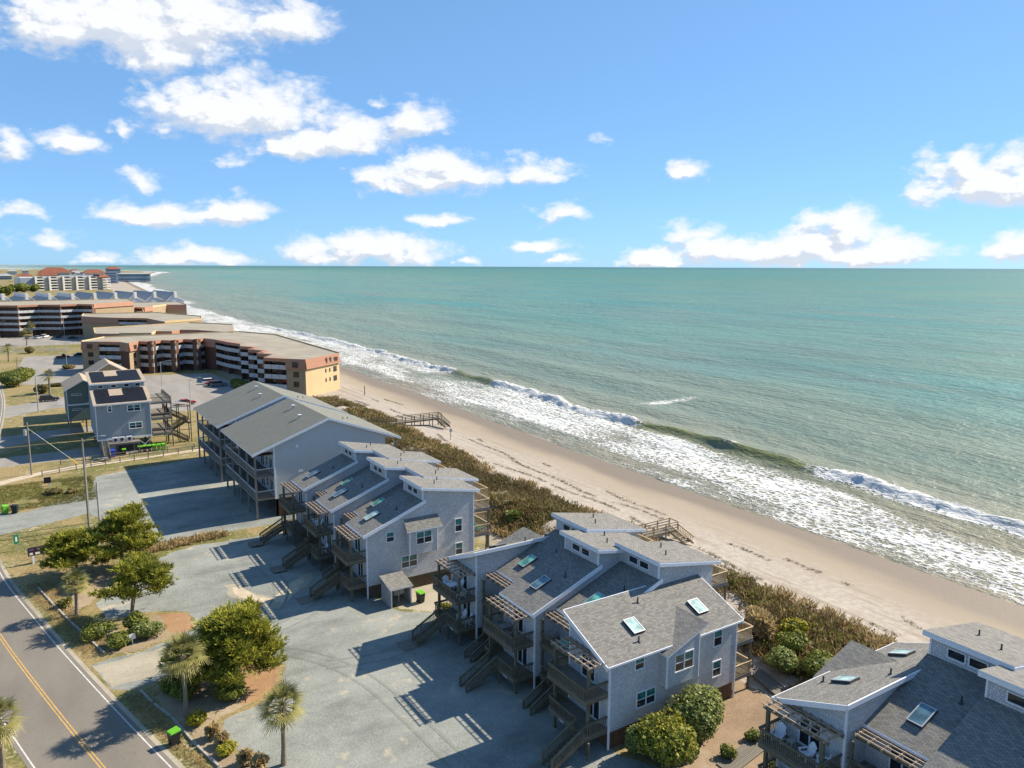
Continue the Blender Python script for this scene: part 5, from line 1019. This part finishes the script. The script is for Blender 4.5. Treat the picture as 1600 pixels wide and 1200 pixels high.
def pine(label, X, Y, h, cr, lean=(0, 0), seed=0, limbs=16, low=.25, flat=.45, trunks=1, pads=5, dens=24, shape=None):
    r = np.random.default_rng(seed); t = thing('pine_tree', label, 'tree', (X, Y, 0)); m = MB(); P, D, TT = [], [], []
    top = Vector((lean[0], lean[1], h*.9)); base = Vector((0, 0, 0)); mid = base.lerp(top, .5)+Vector((r.uniform(-.25, .25), r.uniform(-.25, .25), 0)); tp = [base, mid, top]
    m.tube([base, base.lerp(mid, .5), mid, mid.lerp(top, .5), top], [.17, .15, .12, .08, .03], 'trunk_bark', 8)
    if trunks > 1: m.tube([base, Vector((.4, .2, h*.3)), Vector((.8, .1, h*.6))], [.13, .1, .05], 'trunk_bark', 7)
    m.build('trunk', t); lm = MB()
    for i in range(limbs):
        f = low+(1-low)*(i+.5)/limbs; o = base.lerp(mid, f*2) if f < .5 else mid.lerp(top, f*2-1); a = i*2.4+r.uniform(-.5, .5)
        g_f = (f-low)/(1-low); L = cr*(1.0-.72*g_f**1.25)*r.uniform(.5, 1.2); e = o+Vector((math.cos(a)*L+lean[0]*.25, math.sin(a)*L+lean[1]*.25, L*r.uniform(.05, .4)+h*.04)); k = o.lerp(e, .55)+Vector((0, 0, -.08*L))
        lm.tube([o, k, e], [.06, .04, .015], 'trunk_bark', 5, False); lt = r.uniform(.0, .28)
        for j in range(pads):
            g = .35+.65*(j+r.uniform(0, 1))/pads; c = (k.lerp(e, g*1.5-.5) if g > .33 else o.lerp(k, g)); q = r.normal(size=(dens, 3))*np.array([.40, .40, .40*flat])*(.7+.3*cr/2.5)*(1.15-.3*g); q[:, 2] = np.abs(q[:, 2])*.9-.05
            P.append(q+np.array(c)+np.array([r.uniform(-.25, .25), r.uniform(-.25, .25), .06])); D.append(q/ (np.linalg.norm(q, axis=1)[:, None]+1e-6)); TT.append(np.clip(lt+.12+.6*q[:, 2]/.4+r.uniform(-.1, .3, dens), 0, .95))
    lm.build('limbs', t); P, D, TT = np.concatenate(P), np.concatenate(D), np.concatenate(TT)
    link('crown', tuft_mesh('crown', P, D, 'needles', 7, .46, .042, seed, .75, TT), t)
    return t
pine('wind-shaped spreading pine behind the short palm, dark green', 3.4, 98.6, 5.2, 3.9, (-.8, .4), 1, 24, .26, .4, 1, 5, 24)
pine('tallest bright-topped pine beside the short pale pole', 7.8, 98.2, 7.2, 4.1, (.5, .2), 2, 30, .22, .45, 1, 5, 24)
pine('open-crowned leaning pine with bare twin trunk by the gravel lot', 7.2, 83.8, 5.8, 3.8, (1.0, .0), 3, 20, .36, .3, 2, 4, 22)
pine('large dense yellow-green pine leaning over the straw bed', 11.8, 64.8, 7.0, 4.4, (1.2, -.2), 4, 40, .14, .5, 1, 6, 26)
pine('low pine bough spilling over the straw next to the large dense pine', 10.2, 66.4, 3.6, 2.3, (-.3, .5), 5, 14, .2)
def palm(label, X, Y, h, cr, seed=0, fr=34, trunk=.17):
    r = np.random.default_rng(seed); t = thing('palm_tree', label, 'palm', (X, Y, 0)); b = [(0, 0, 0), (.05, .02, h*.3), (.08, 0, h*.65), (.05, .03, h)]
    MB().tube(b, [trunk*1.35, trunk, trunk*.95, trunk*1.1], 'palm_bark', 10).build('trunk', t)
    boots = MB()
    for i in range(26):
        a = i*2.4; z = h-.9+.9*i/26; p = Vector((.05+math.cos(a)*trunk, math.sin(a)*trunk, z)); boots.beam(p, p+Vector((math.cos(a)*.16, math.sin(a)*.16, .22)), .06, .03, 'palm_bark')
    o = boots.build('leaf_bases', t); o['kind'] = 'stuff'
    V, F, T = [], [], []; st = MB()
    for i in range(fr):
        a = i*2.39996; el = R(84)-R(128)*(i/fr)**.85+r.uniform(-.16, .16); L = cr*.50*r.uniform(.75, 1.15); d = Vector((math.cos(a)*math.cos(el), math.sin(a)*math.cos(el), math.sin(el))); o = Vector((.05, .03, h)); e = o+d*L+Vector((0, 0, -.06*L))
        st.beam(o, e, .035, .025, 'palm_leaf'); sd_ = Vector((-math.sin(a), math.cos(a), 0)); up = sd_.cross(d); tt = .15+.55*(i/fr)+r.uniform(-.1, .2)
        n = 17
        for j in range(n):
            th = (j/(n-1)-.5)*R(190); l = cr*.56*(1-.30*abs(th)/R(95))*r.uniform(.82, 1.08); dd = d*math.cos(th)+sd_*math.sin(th); m1 = e+dd*l*.55+up*.04; tip = e+dd*l+Vector((0, 0, -.24*l*r.uniform(.4, 1.5))); w = dd.cross(up).normalized()*  .024*cr/1.5
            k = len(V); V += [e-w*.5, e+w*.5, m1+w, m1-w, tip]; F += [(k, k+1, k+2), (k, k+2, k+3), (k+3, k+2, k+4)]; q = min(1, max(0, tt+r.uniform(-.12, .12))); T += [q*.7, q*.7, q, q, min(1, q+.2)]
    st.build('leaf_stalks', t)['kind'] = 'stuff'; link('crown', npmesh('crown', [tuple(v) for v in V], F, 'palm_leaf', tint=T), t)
    return t
palm('short yellowish palm standing alone behind the timber kerb', 2.5, 87.4, 3.6, 1.75, 1, 36); palm('tall slender palm in front of the large dense pine', 8.7, 62.1, 5.3, 2.25, 2, 38); palm('palm with shaggy crown at the near corner of the straw bed', 13.6, 51.9, 4.6, 2.1, 3, 38); palm('palm on the far side of the road, mostly out of view', -3.6, 61.0, 4.4, 2.0, 4, 32)
for lb, x, y, h, c in (('small palm on the lawn in front of the far lot', 1.4, 402, 5.5, 3.0), ('small palm above the landscaped corner by the road', -5, 338, 5, 2.6), ('slim palm by the drive of the green-grey house', 5.2, 248, 5.2, 2.4), ('small palm by the striped-balcony condominium wall', 4, 446, 6, 2.6)): palm(lb, x, y, h, c, int(x+9), 22, .22)
def shrub(label, X, Y, rx, ry, rz, mat='hedge_leaf', n=1500, leaf=.15, seed=0, name='shrub', **k):
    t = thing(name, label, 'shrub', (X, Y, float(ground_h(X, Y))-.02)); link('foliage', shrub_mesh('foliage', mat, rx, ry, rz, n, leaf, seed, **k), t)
    MB().tube([(0, 0, 0), (.05, .03, rz*.7)], [.08, .04], 'trunk_bark', 6).build('stem', t); return t
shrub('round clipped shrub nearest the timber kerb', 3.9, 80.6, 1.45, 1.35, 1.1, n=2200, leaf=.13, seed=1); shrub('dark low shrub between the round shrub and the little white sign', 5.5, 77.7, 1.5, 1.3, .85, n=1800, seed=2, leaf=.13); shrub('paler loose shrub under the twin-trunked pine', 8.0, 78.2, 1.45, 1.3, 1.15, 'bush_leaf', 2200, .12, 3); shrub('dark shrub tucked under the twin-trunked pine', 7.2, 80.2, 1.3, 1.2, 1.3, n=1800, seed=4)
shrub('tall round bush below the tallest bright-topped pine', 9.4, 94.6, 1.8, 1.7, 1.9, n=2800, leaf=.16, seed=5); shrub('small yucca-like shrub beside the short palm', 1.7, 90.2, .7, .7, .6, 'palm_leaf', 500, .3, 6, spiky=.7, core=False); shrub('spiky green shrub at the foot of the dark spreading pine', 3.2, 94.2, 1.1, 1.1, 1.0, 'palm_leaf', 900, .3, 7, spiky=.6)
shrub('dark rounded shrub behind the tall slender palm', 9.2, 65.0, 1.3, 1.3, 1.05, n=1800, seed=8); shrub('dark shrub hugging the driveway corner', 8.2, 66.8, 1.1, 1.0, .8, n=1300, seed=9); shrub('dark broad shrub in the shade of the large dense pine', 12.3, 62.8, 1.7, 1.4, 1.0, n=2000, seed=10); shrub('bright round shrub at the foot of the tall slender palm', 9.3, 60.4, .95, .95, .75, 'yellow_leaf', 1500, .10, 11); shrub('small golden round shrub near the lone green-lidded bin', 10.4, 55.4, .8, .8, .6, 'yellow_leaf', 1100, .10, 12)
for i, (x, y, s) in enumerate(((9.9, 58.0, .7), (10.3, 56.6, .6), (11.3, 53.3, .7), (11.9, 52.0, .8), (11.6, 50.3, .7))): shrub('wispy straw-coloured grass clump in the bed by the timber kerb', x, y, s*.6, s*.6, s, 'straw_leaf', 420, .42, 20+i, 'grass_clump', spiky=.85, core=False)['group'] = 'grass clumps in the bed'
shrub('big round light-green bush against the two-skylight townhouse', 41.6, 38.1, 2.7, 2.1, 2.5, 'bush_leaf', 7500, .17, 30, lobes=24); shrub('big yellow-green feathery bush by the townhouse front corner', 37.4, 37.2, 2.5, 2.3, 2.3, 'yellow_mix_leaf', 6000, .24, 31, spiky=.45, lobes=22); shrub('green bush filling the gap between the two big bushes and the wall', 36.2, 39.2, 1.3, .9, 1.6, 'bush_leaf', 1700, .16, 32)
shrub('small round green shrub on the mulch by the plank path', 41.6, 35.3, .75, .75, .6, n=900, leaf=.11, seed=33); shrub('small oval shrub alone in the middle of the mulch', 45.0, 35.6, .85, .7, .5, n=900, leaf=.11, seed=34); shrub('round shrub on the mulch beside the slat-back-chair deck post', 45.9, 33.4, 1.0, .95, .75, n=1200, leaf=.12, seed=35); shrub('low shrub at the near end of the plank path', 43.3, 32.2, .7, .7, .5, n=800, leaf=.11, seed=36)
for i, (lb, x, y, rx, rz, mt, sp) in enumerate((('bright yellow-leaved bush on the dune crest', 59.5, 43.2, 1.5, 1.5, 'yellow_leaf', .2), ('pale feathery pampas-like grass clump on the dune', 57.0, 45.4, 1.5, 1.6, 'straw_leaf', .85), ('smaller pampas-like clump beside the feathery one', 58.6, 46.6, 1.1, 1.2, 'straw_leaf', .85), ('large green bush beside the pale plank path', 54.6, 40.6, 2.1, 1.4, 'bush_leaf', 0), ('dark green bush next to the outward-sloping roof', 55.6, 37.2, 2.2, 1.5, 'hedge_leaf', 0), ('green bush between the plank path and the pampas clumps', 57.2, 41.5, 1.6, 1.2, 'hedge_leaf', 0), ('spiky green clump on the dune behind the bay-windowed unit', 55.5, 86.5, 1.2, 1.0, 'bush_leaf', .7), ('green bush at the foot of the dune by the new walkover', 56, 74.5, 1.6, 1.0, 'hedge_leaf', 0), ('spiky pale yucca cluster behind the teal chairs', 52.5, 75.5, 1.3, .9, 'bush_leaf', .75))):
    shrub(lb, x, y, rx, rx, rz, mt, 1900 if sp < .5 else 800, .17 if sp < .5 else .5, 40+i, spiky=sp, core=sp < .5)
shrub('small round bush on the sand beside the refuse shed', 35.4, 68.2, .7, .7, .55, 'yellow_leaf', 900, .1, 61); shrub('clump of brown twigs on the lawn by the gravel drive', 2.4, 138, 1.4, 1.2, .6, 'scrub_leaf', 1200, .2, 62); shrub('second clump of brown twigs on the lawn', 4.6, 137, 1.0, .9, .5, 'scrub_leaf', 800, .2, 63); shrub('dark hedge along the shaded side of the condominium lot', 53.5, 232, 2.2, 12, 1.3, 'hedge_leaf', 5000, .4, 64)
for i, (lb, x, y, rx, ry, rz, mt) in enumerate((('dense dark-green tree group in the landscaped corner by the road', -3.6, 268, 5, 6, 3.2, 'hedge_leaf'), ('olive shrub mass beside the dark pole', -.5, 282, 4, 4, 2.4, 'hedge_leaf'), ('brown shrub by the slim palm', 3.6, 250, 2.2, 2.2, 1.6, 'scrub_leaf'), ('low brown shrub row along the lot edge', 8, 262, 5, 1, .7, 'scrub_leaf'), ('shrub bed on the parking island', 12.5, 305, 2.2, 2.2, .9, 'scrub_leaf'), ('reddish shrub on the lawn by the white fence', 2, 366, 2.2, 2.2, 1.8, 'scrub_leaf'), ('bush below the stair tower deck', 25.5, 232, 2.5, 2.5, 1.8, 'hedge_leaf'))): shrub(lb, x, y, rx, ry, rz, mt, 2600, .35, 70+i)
for i in range(9): shrub('dark rounded tree in the far wood left of the hotel', -60+i*9.5+random.uniform(-2, 2), random.uniform(1040, 1180), 9, 9, random.uniform(5, 8), 'hedge_leaf', 900, 1.6, 90+i, 'distant_tree')['group'] = 'trees of the far wood'

# ------------------------------------------------------------------ dune scrub and dry grass (uncountable)
def scatter(name, label, pts, rad, hgt, n, leaf, mat, seed, spiky=.35):
    r = np.random.default_rng(seed); m = len(pts); z = ground_h(pts[:, 0], pts[:, 1]); c = np.repeat(np.stack([pts[:, 0], pts[:, 1], z], 1), n, 0); sc = np.repeat(r.uniform(.6, 1.35, m), n)
    q = r.normal(size=(m*n, 3)); q /= np.linalg.norm(q, axis=1)[:, None]; q *= (r.uniform(0, 1, m*n)**.4)[:, None]; q[:, 2] = np.abs(q[:, 2]); o = c+q*np.stack([sc*rad, sc*rad, sc*hgt], 1)
    d = q*.6+r.normal(size=(m*n, 3))*.5; d[:, 2] += .6; d /= np.linalg.norm(d, axis=1)[:, None]; s = np.cross(d, r.normal(size=(m*n, 3))); s /= np.linalg.norm(s, axis=1)[:, None]; l = leaf*r.uniform(.6, 1.4, m*n); w = l*(.42 if spiky < .5 else .09)
    V = np.stack([o-s*(w*.5)[:, None], o+d*(l*.5)[:, None]+s*(w*.5)[:, None]*0-s*w[:, None], o+d*l[:, None], o+d*(l*.5)[:, None]+s*w[:, None]], 1).reshape(-1, 3); F = np.arange(m*n*4).reshape(-1, 4)
    big = .5+.5*fbm(pts[:, 0], pts[:, 1], .22, seed+3); tint = np.clip(np.repeat(.55*big+.15*r.uniform(-1, 1, m), n)+r.uniform(-.15, .3, m*n), 0, 1); tint = np.repeat(tint, 4)
    return link(name, npmesh(name, V, F, mat, tint=tint), kind='stuff', label=label)
def dune_pts(N, seed, lo, hi, thr=None, Y0=14, Y1=202):
    r = np.random.default_rng(seed); Y = r.uniform(Y0, Y1, N); s = r.uniform(lo, hi, N)+1.6*fbm(0*Y, Y, .12, 17); X = s+shoreX(Y); k = np.ones(N, bool)
    k &= ~((Y > 69.4) & (Y < 72.8) & (X > 53)); k &= ~((Y > 152.2) & (Y < 155.6)); k &= ~((Y > 107) & (Y < 151) & (X < 49.6)); k &= ~((X < 49.5) & (Y < 108)); k &= ~((X < 52) & (Y > 37) & (Y < 62)); k &= ~((X < 58.5) & (Y < 32))
    k &= ~((X > 50.8) & (X < 54.4) & (Y > 38) & (Y < 46.5))
    if thr is not None: k &= fbm(X, Y, .18, 23) > thr
    return np.stack([X, Y], 1)[k]
DP = dune_pts(15000, 1, -40.5, -26.6); rr = np.random.default_rng(77); dens_ = .5+.5*fbm(DP[:, 0], DP[:, 1], .30, 31, 3); edge_ = np.clip((-26.3-(DP[:, 0]-shoreX(DP[:, 1])))/3.5, 0, 1); DP = DP[rr.uniform(0, 1, len(DP)) < (.05+.95*np.clip(dens_*2.5-.75, 0, 1))*(.25+.75*edge_)]
k1 = rr.uniform(0, 1, len(DP)) < .5
scatter('dune_scrub', 'brown twiggy scrub covering the dune between the houses and the beach', DP[k1], .55, .62, 30, .5, 'twig_leaf', 1, .8)
scatter('dune_scrub', 'rusty and olive leafy scrub mixed through the dune', DP[~k1], .6, .8, 28, .22, 'scrub_leaf', 4)
scatter('dune_shrubs', 'greener low bushes mixed into the dune scrub', dune_pts(5200, 2, -40, -28.5, .05), .6, .9, 26, .22, 'scrub_green', 2)
scatter('dune_scrub', 'rust-brown patches of low scrub on the dune', dune_pts(3600, 12, -40, -27.5, .22), .6, .6, 26, .3, 'rust_leaf', 12)
scatter('dune_grass', 'dry yellow grass on the dune and its ragged edges', dune_pts(6500, 3, -42, -25.5, .0), .35, .35, 16, .7, 'straw_leaf', 3, .8)
r_ = np.random.default_rng(5); n_ = 210; pp = np.stack([r_.uniform(11, 21, n_), r_.uniform(-1, 1, n_)], 1); pp[:, 1] = 103.3+.12*(pp[:, 0]-11)+pp[:, 1]*1.0
scatter('dry_grass', 'tall dry grass strip between the two gravel lots', pp, .5, .15, 12, .6, 'straw_leaf', 6, .8)
n_ = 5200; yy = r_.uniform(46, 118, n_); xx = np.interp(yy, [46, 56, 72.5, 87, 105, 118], [9.6, 7.0, 2.9, -.3, -3.9, -5.5])+r_.uniform(.6, 3.4, n_)+np.where(yy > 99, r_.uniform(0, 13, n_), 0); kk = ~((yy > 67.8) & (yy < 77)) & ~((yy > 99) & (xx > 10.5)) & ~((yy > 115) & (xx > 4)) & ~((yy > 56.5) & (yy < 68) & (xx > np.interp(yy, [56, 68], [8.6, 6.0]))) & ~((yy <= 56.5) & (xx > 9))
scatter('verge_grass', 'short dry grass of the road verge', np.stack([xx, yy], 1)[kk], .22, .03, 10, .17, 'straw_leaf', 7, .8)
n_ = 5000; yy = r_.uniform(131, 147, n_); xx = r_.uniform(-6, 8, n_); kk = fbm(xx, yy, .3, 8) > -.2
scatter('lawn_grass', 'patchy lawn grass between the gravel drive and the sand path', np.stack([xx, yy], 1)[kk], .25, .03, 8, .2, 'scrub_green', 8, .8)

wy = r_.uniform(25, 195, 5200); wk = r_.integers(0, 3, 5200); wx = shoreX(wy)+np.choose(wk, [-22.5, -18.2, -15.0])+1.1*np.sin(wy*.09+wk*2)+.5*np.sin(wy*.31+wk)+r_.normal(0, .22, 5200); wg = fbm(wy*.0+wk*9., wy, .20, 41, 3) > .05
scatter('wrack_line', 'broken dark lines of seaweed and straw left by the tide on the sand', np.stack([wx, wy], 1)[wg], .22, .03, 9, .16, 'twig_dark', 9, .8)
# ------------------------------------------------------------------ deck furniture
def adirondack(label, X, Y, z, rz, mat='white_paint', rock=False):
    t = thing('slat_chair' if not rock else 'rocking_chair', label, 'chair', (X, Y, z), rz, 'deck chairs')   # faces local -x
    sl = MB().box(-.30, .24, -.04, .04, 0, .025, mat).mesh('seat_slat')
    for i in range(6): link('seat_slat', sl, t, (0, -.25+i*.1, .36)).rotation_euler = (0, R(8), 0)
    for i in range(7):
        h = .78-.04*abs(i-3)**1.4; bs = MB().hexa([(0, -.04, 0), (.025, -.04, 0), (.025, .04, 0), (0, .04, 0), (.30, -.048, h), (.325, -.048, h), (.325, .048, h), (.30, .048, h)], mat).build('back_slat', t); bs.location = (.22, -.28+i*.094, .32)
    for s in (-1, 1):
        MB().box(-.36, .34, s*.36-.07, s*.36+.07, .56, .59, mat).build('armrest', t); MB().box(-.32, -.22, s*.32-.025, s*.32+.025, 0.005, .56, mat).build('leg', t); MB().hexa([(.0, s*.32-.025, .2), (.42, s*.32-.025, .005), (.42, s*.32+.025, .005), (.0, s*.32+.025, .2), (.0, s*.32-.025, .34), (.5, s*.32-.025, .1), (.5, s*.32+.025, .1), (.0, s*.32+.025, .34)], mat).build('leg', t)
        if rock: MB().beam((-.5, s*.32, .04), (.6, s*.32, .04), .05, .05, mat).build('rocker', t)
    return t
def table(label, X, Y, z, w=.9, d=.9, h=.72, mat='white_paint'):
    t = thing('deck_table', label, 'table', (X, Y, z)); MB().box(-w/2, w/2, -d/2, d/2, h-.05, h, mat).build('table_top', t)
    for a in (-1, 1):
        for b in (-1, 1): MB().box(a*(w/2-.09)-.035, a*(w/2-.09)+.035, b*(d/2-.09)-.035, b*(d/2-.09)+.035, .003, h-.052, mat).build('leg', t)
    return t
DZ = 4.605
adirondack('white slat-back chair beside the small table, at the bush end of the deck', 40.55, 30.15, DZ, R(15)); adirondack('white slat-back chair in the middle of the deck by the sliding door', 40.5, 27.9, DZ, R(-20)); adirondack('white chair turned sideways behind the pergola post', 40.5, 26.8, DZ, R(-60)); table('small grey side table between white slat-back chairs', 40.7, 29.2, DZ, .5, .5, .5, 'shed_wood')
table('square white table on the upper deck next to the refuse shed', 33.4, 62.9, DZ, 1.0, 1.0)
for lb, x, y, a in (('white chair pushed to the far side of the white deck table', 33.4, 63.8, 90), ('white chair between the white deck table and the house door', 34.1, 62.9, 0), ('white chair alone in the railing corner of the white-table deck', 33.3, 60.9, -90)): adirondack(lb, x, y, DZ, R(a))
for lb, x, y, a in (('white rocking chair on the lower deck by the stair head', 33.9, 62.0, 0), ('second white rocking chair next to the lower deck window', 33.9, 60.9, -10)): adirondack(lb, x, y, 1.755, R(a), rock=True)
adirondack('white chair at the railing of the upper deck over the long stair', 28.4, 88.6, DZ+.12, R(0)); adirondack('white chair nearer the pergola post on the deck over the long stair', 28.3, 87.4, DZ+.12, R(-15)); adirondack('white chair on the shaded lower deck beside the tall stair', 28.4, 86.2, 1.875, R(0))
for lb, y, a in (('teal chair at the bay-windowed townhouse rear rail', 75.9, 180), ('teal chair in the middle of the rear deck', 77.1, 170), ('teal chair at the far end of the rear deck', 78.4, 190)): adirondack(lb, 43.9, y, 4.755, R(a), 'teal_plastic')
table('brown wooden table on the deck with the slate skylight above', 33.5, 53.2, DZ-.25, 1.2, .8, .72, 'grey_wood')
for lb, y in (('brown wooden bench chair left of the wooden deck table', 54.3), ('brown wooden bench chair right of the wooden deck table', 52.2)): adirondack(lb, 33.5, y, DZ-.25, R(90 if y > 53 else -90), 'grey_wood')
for lb, x, y in (('dark green covered grill on the recessed deck by the white-table unit', 36.1, 57.9), ('dark green covered grill on the recessed deck behind the two-skylight roof', 36.0, 47.8)):
    t = thing('covered_grill', lb, 'grill', (x, y, 4.255)); MB().hexa([(-.4, -.6, 0), (.4, -.6, 0), (.4, .6, 0), (-.4, .6, 0), (-.3, -.55, .85), (.3, -.55, .85), (.3, .55, .85), (-.3, .55, .85)], 'teal_plastic').build('cover', t); MB().prism([(-.3, .85), (.3, .85), (.18, 1.12), (-.18, 1.12)], 'y', -.42, .42, 'teal_plastic').build('hood', t)
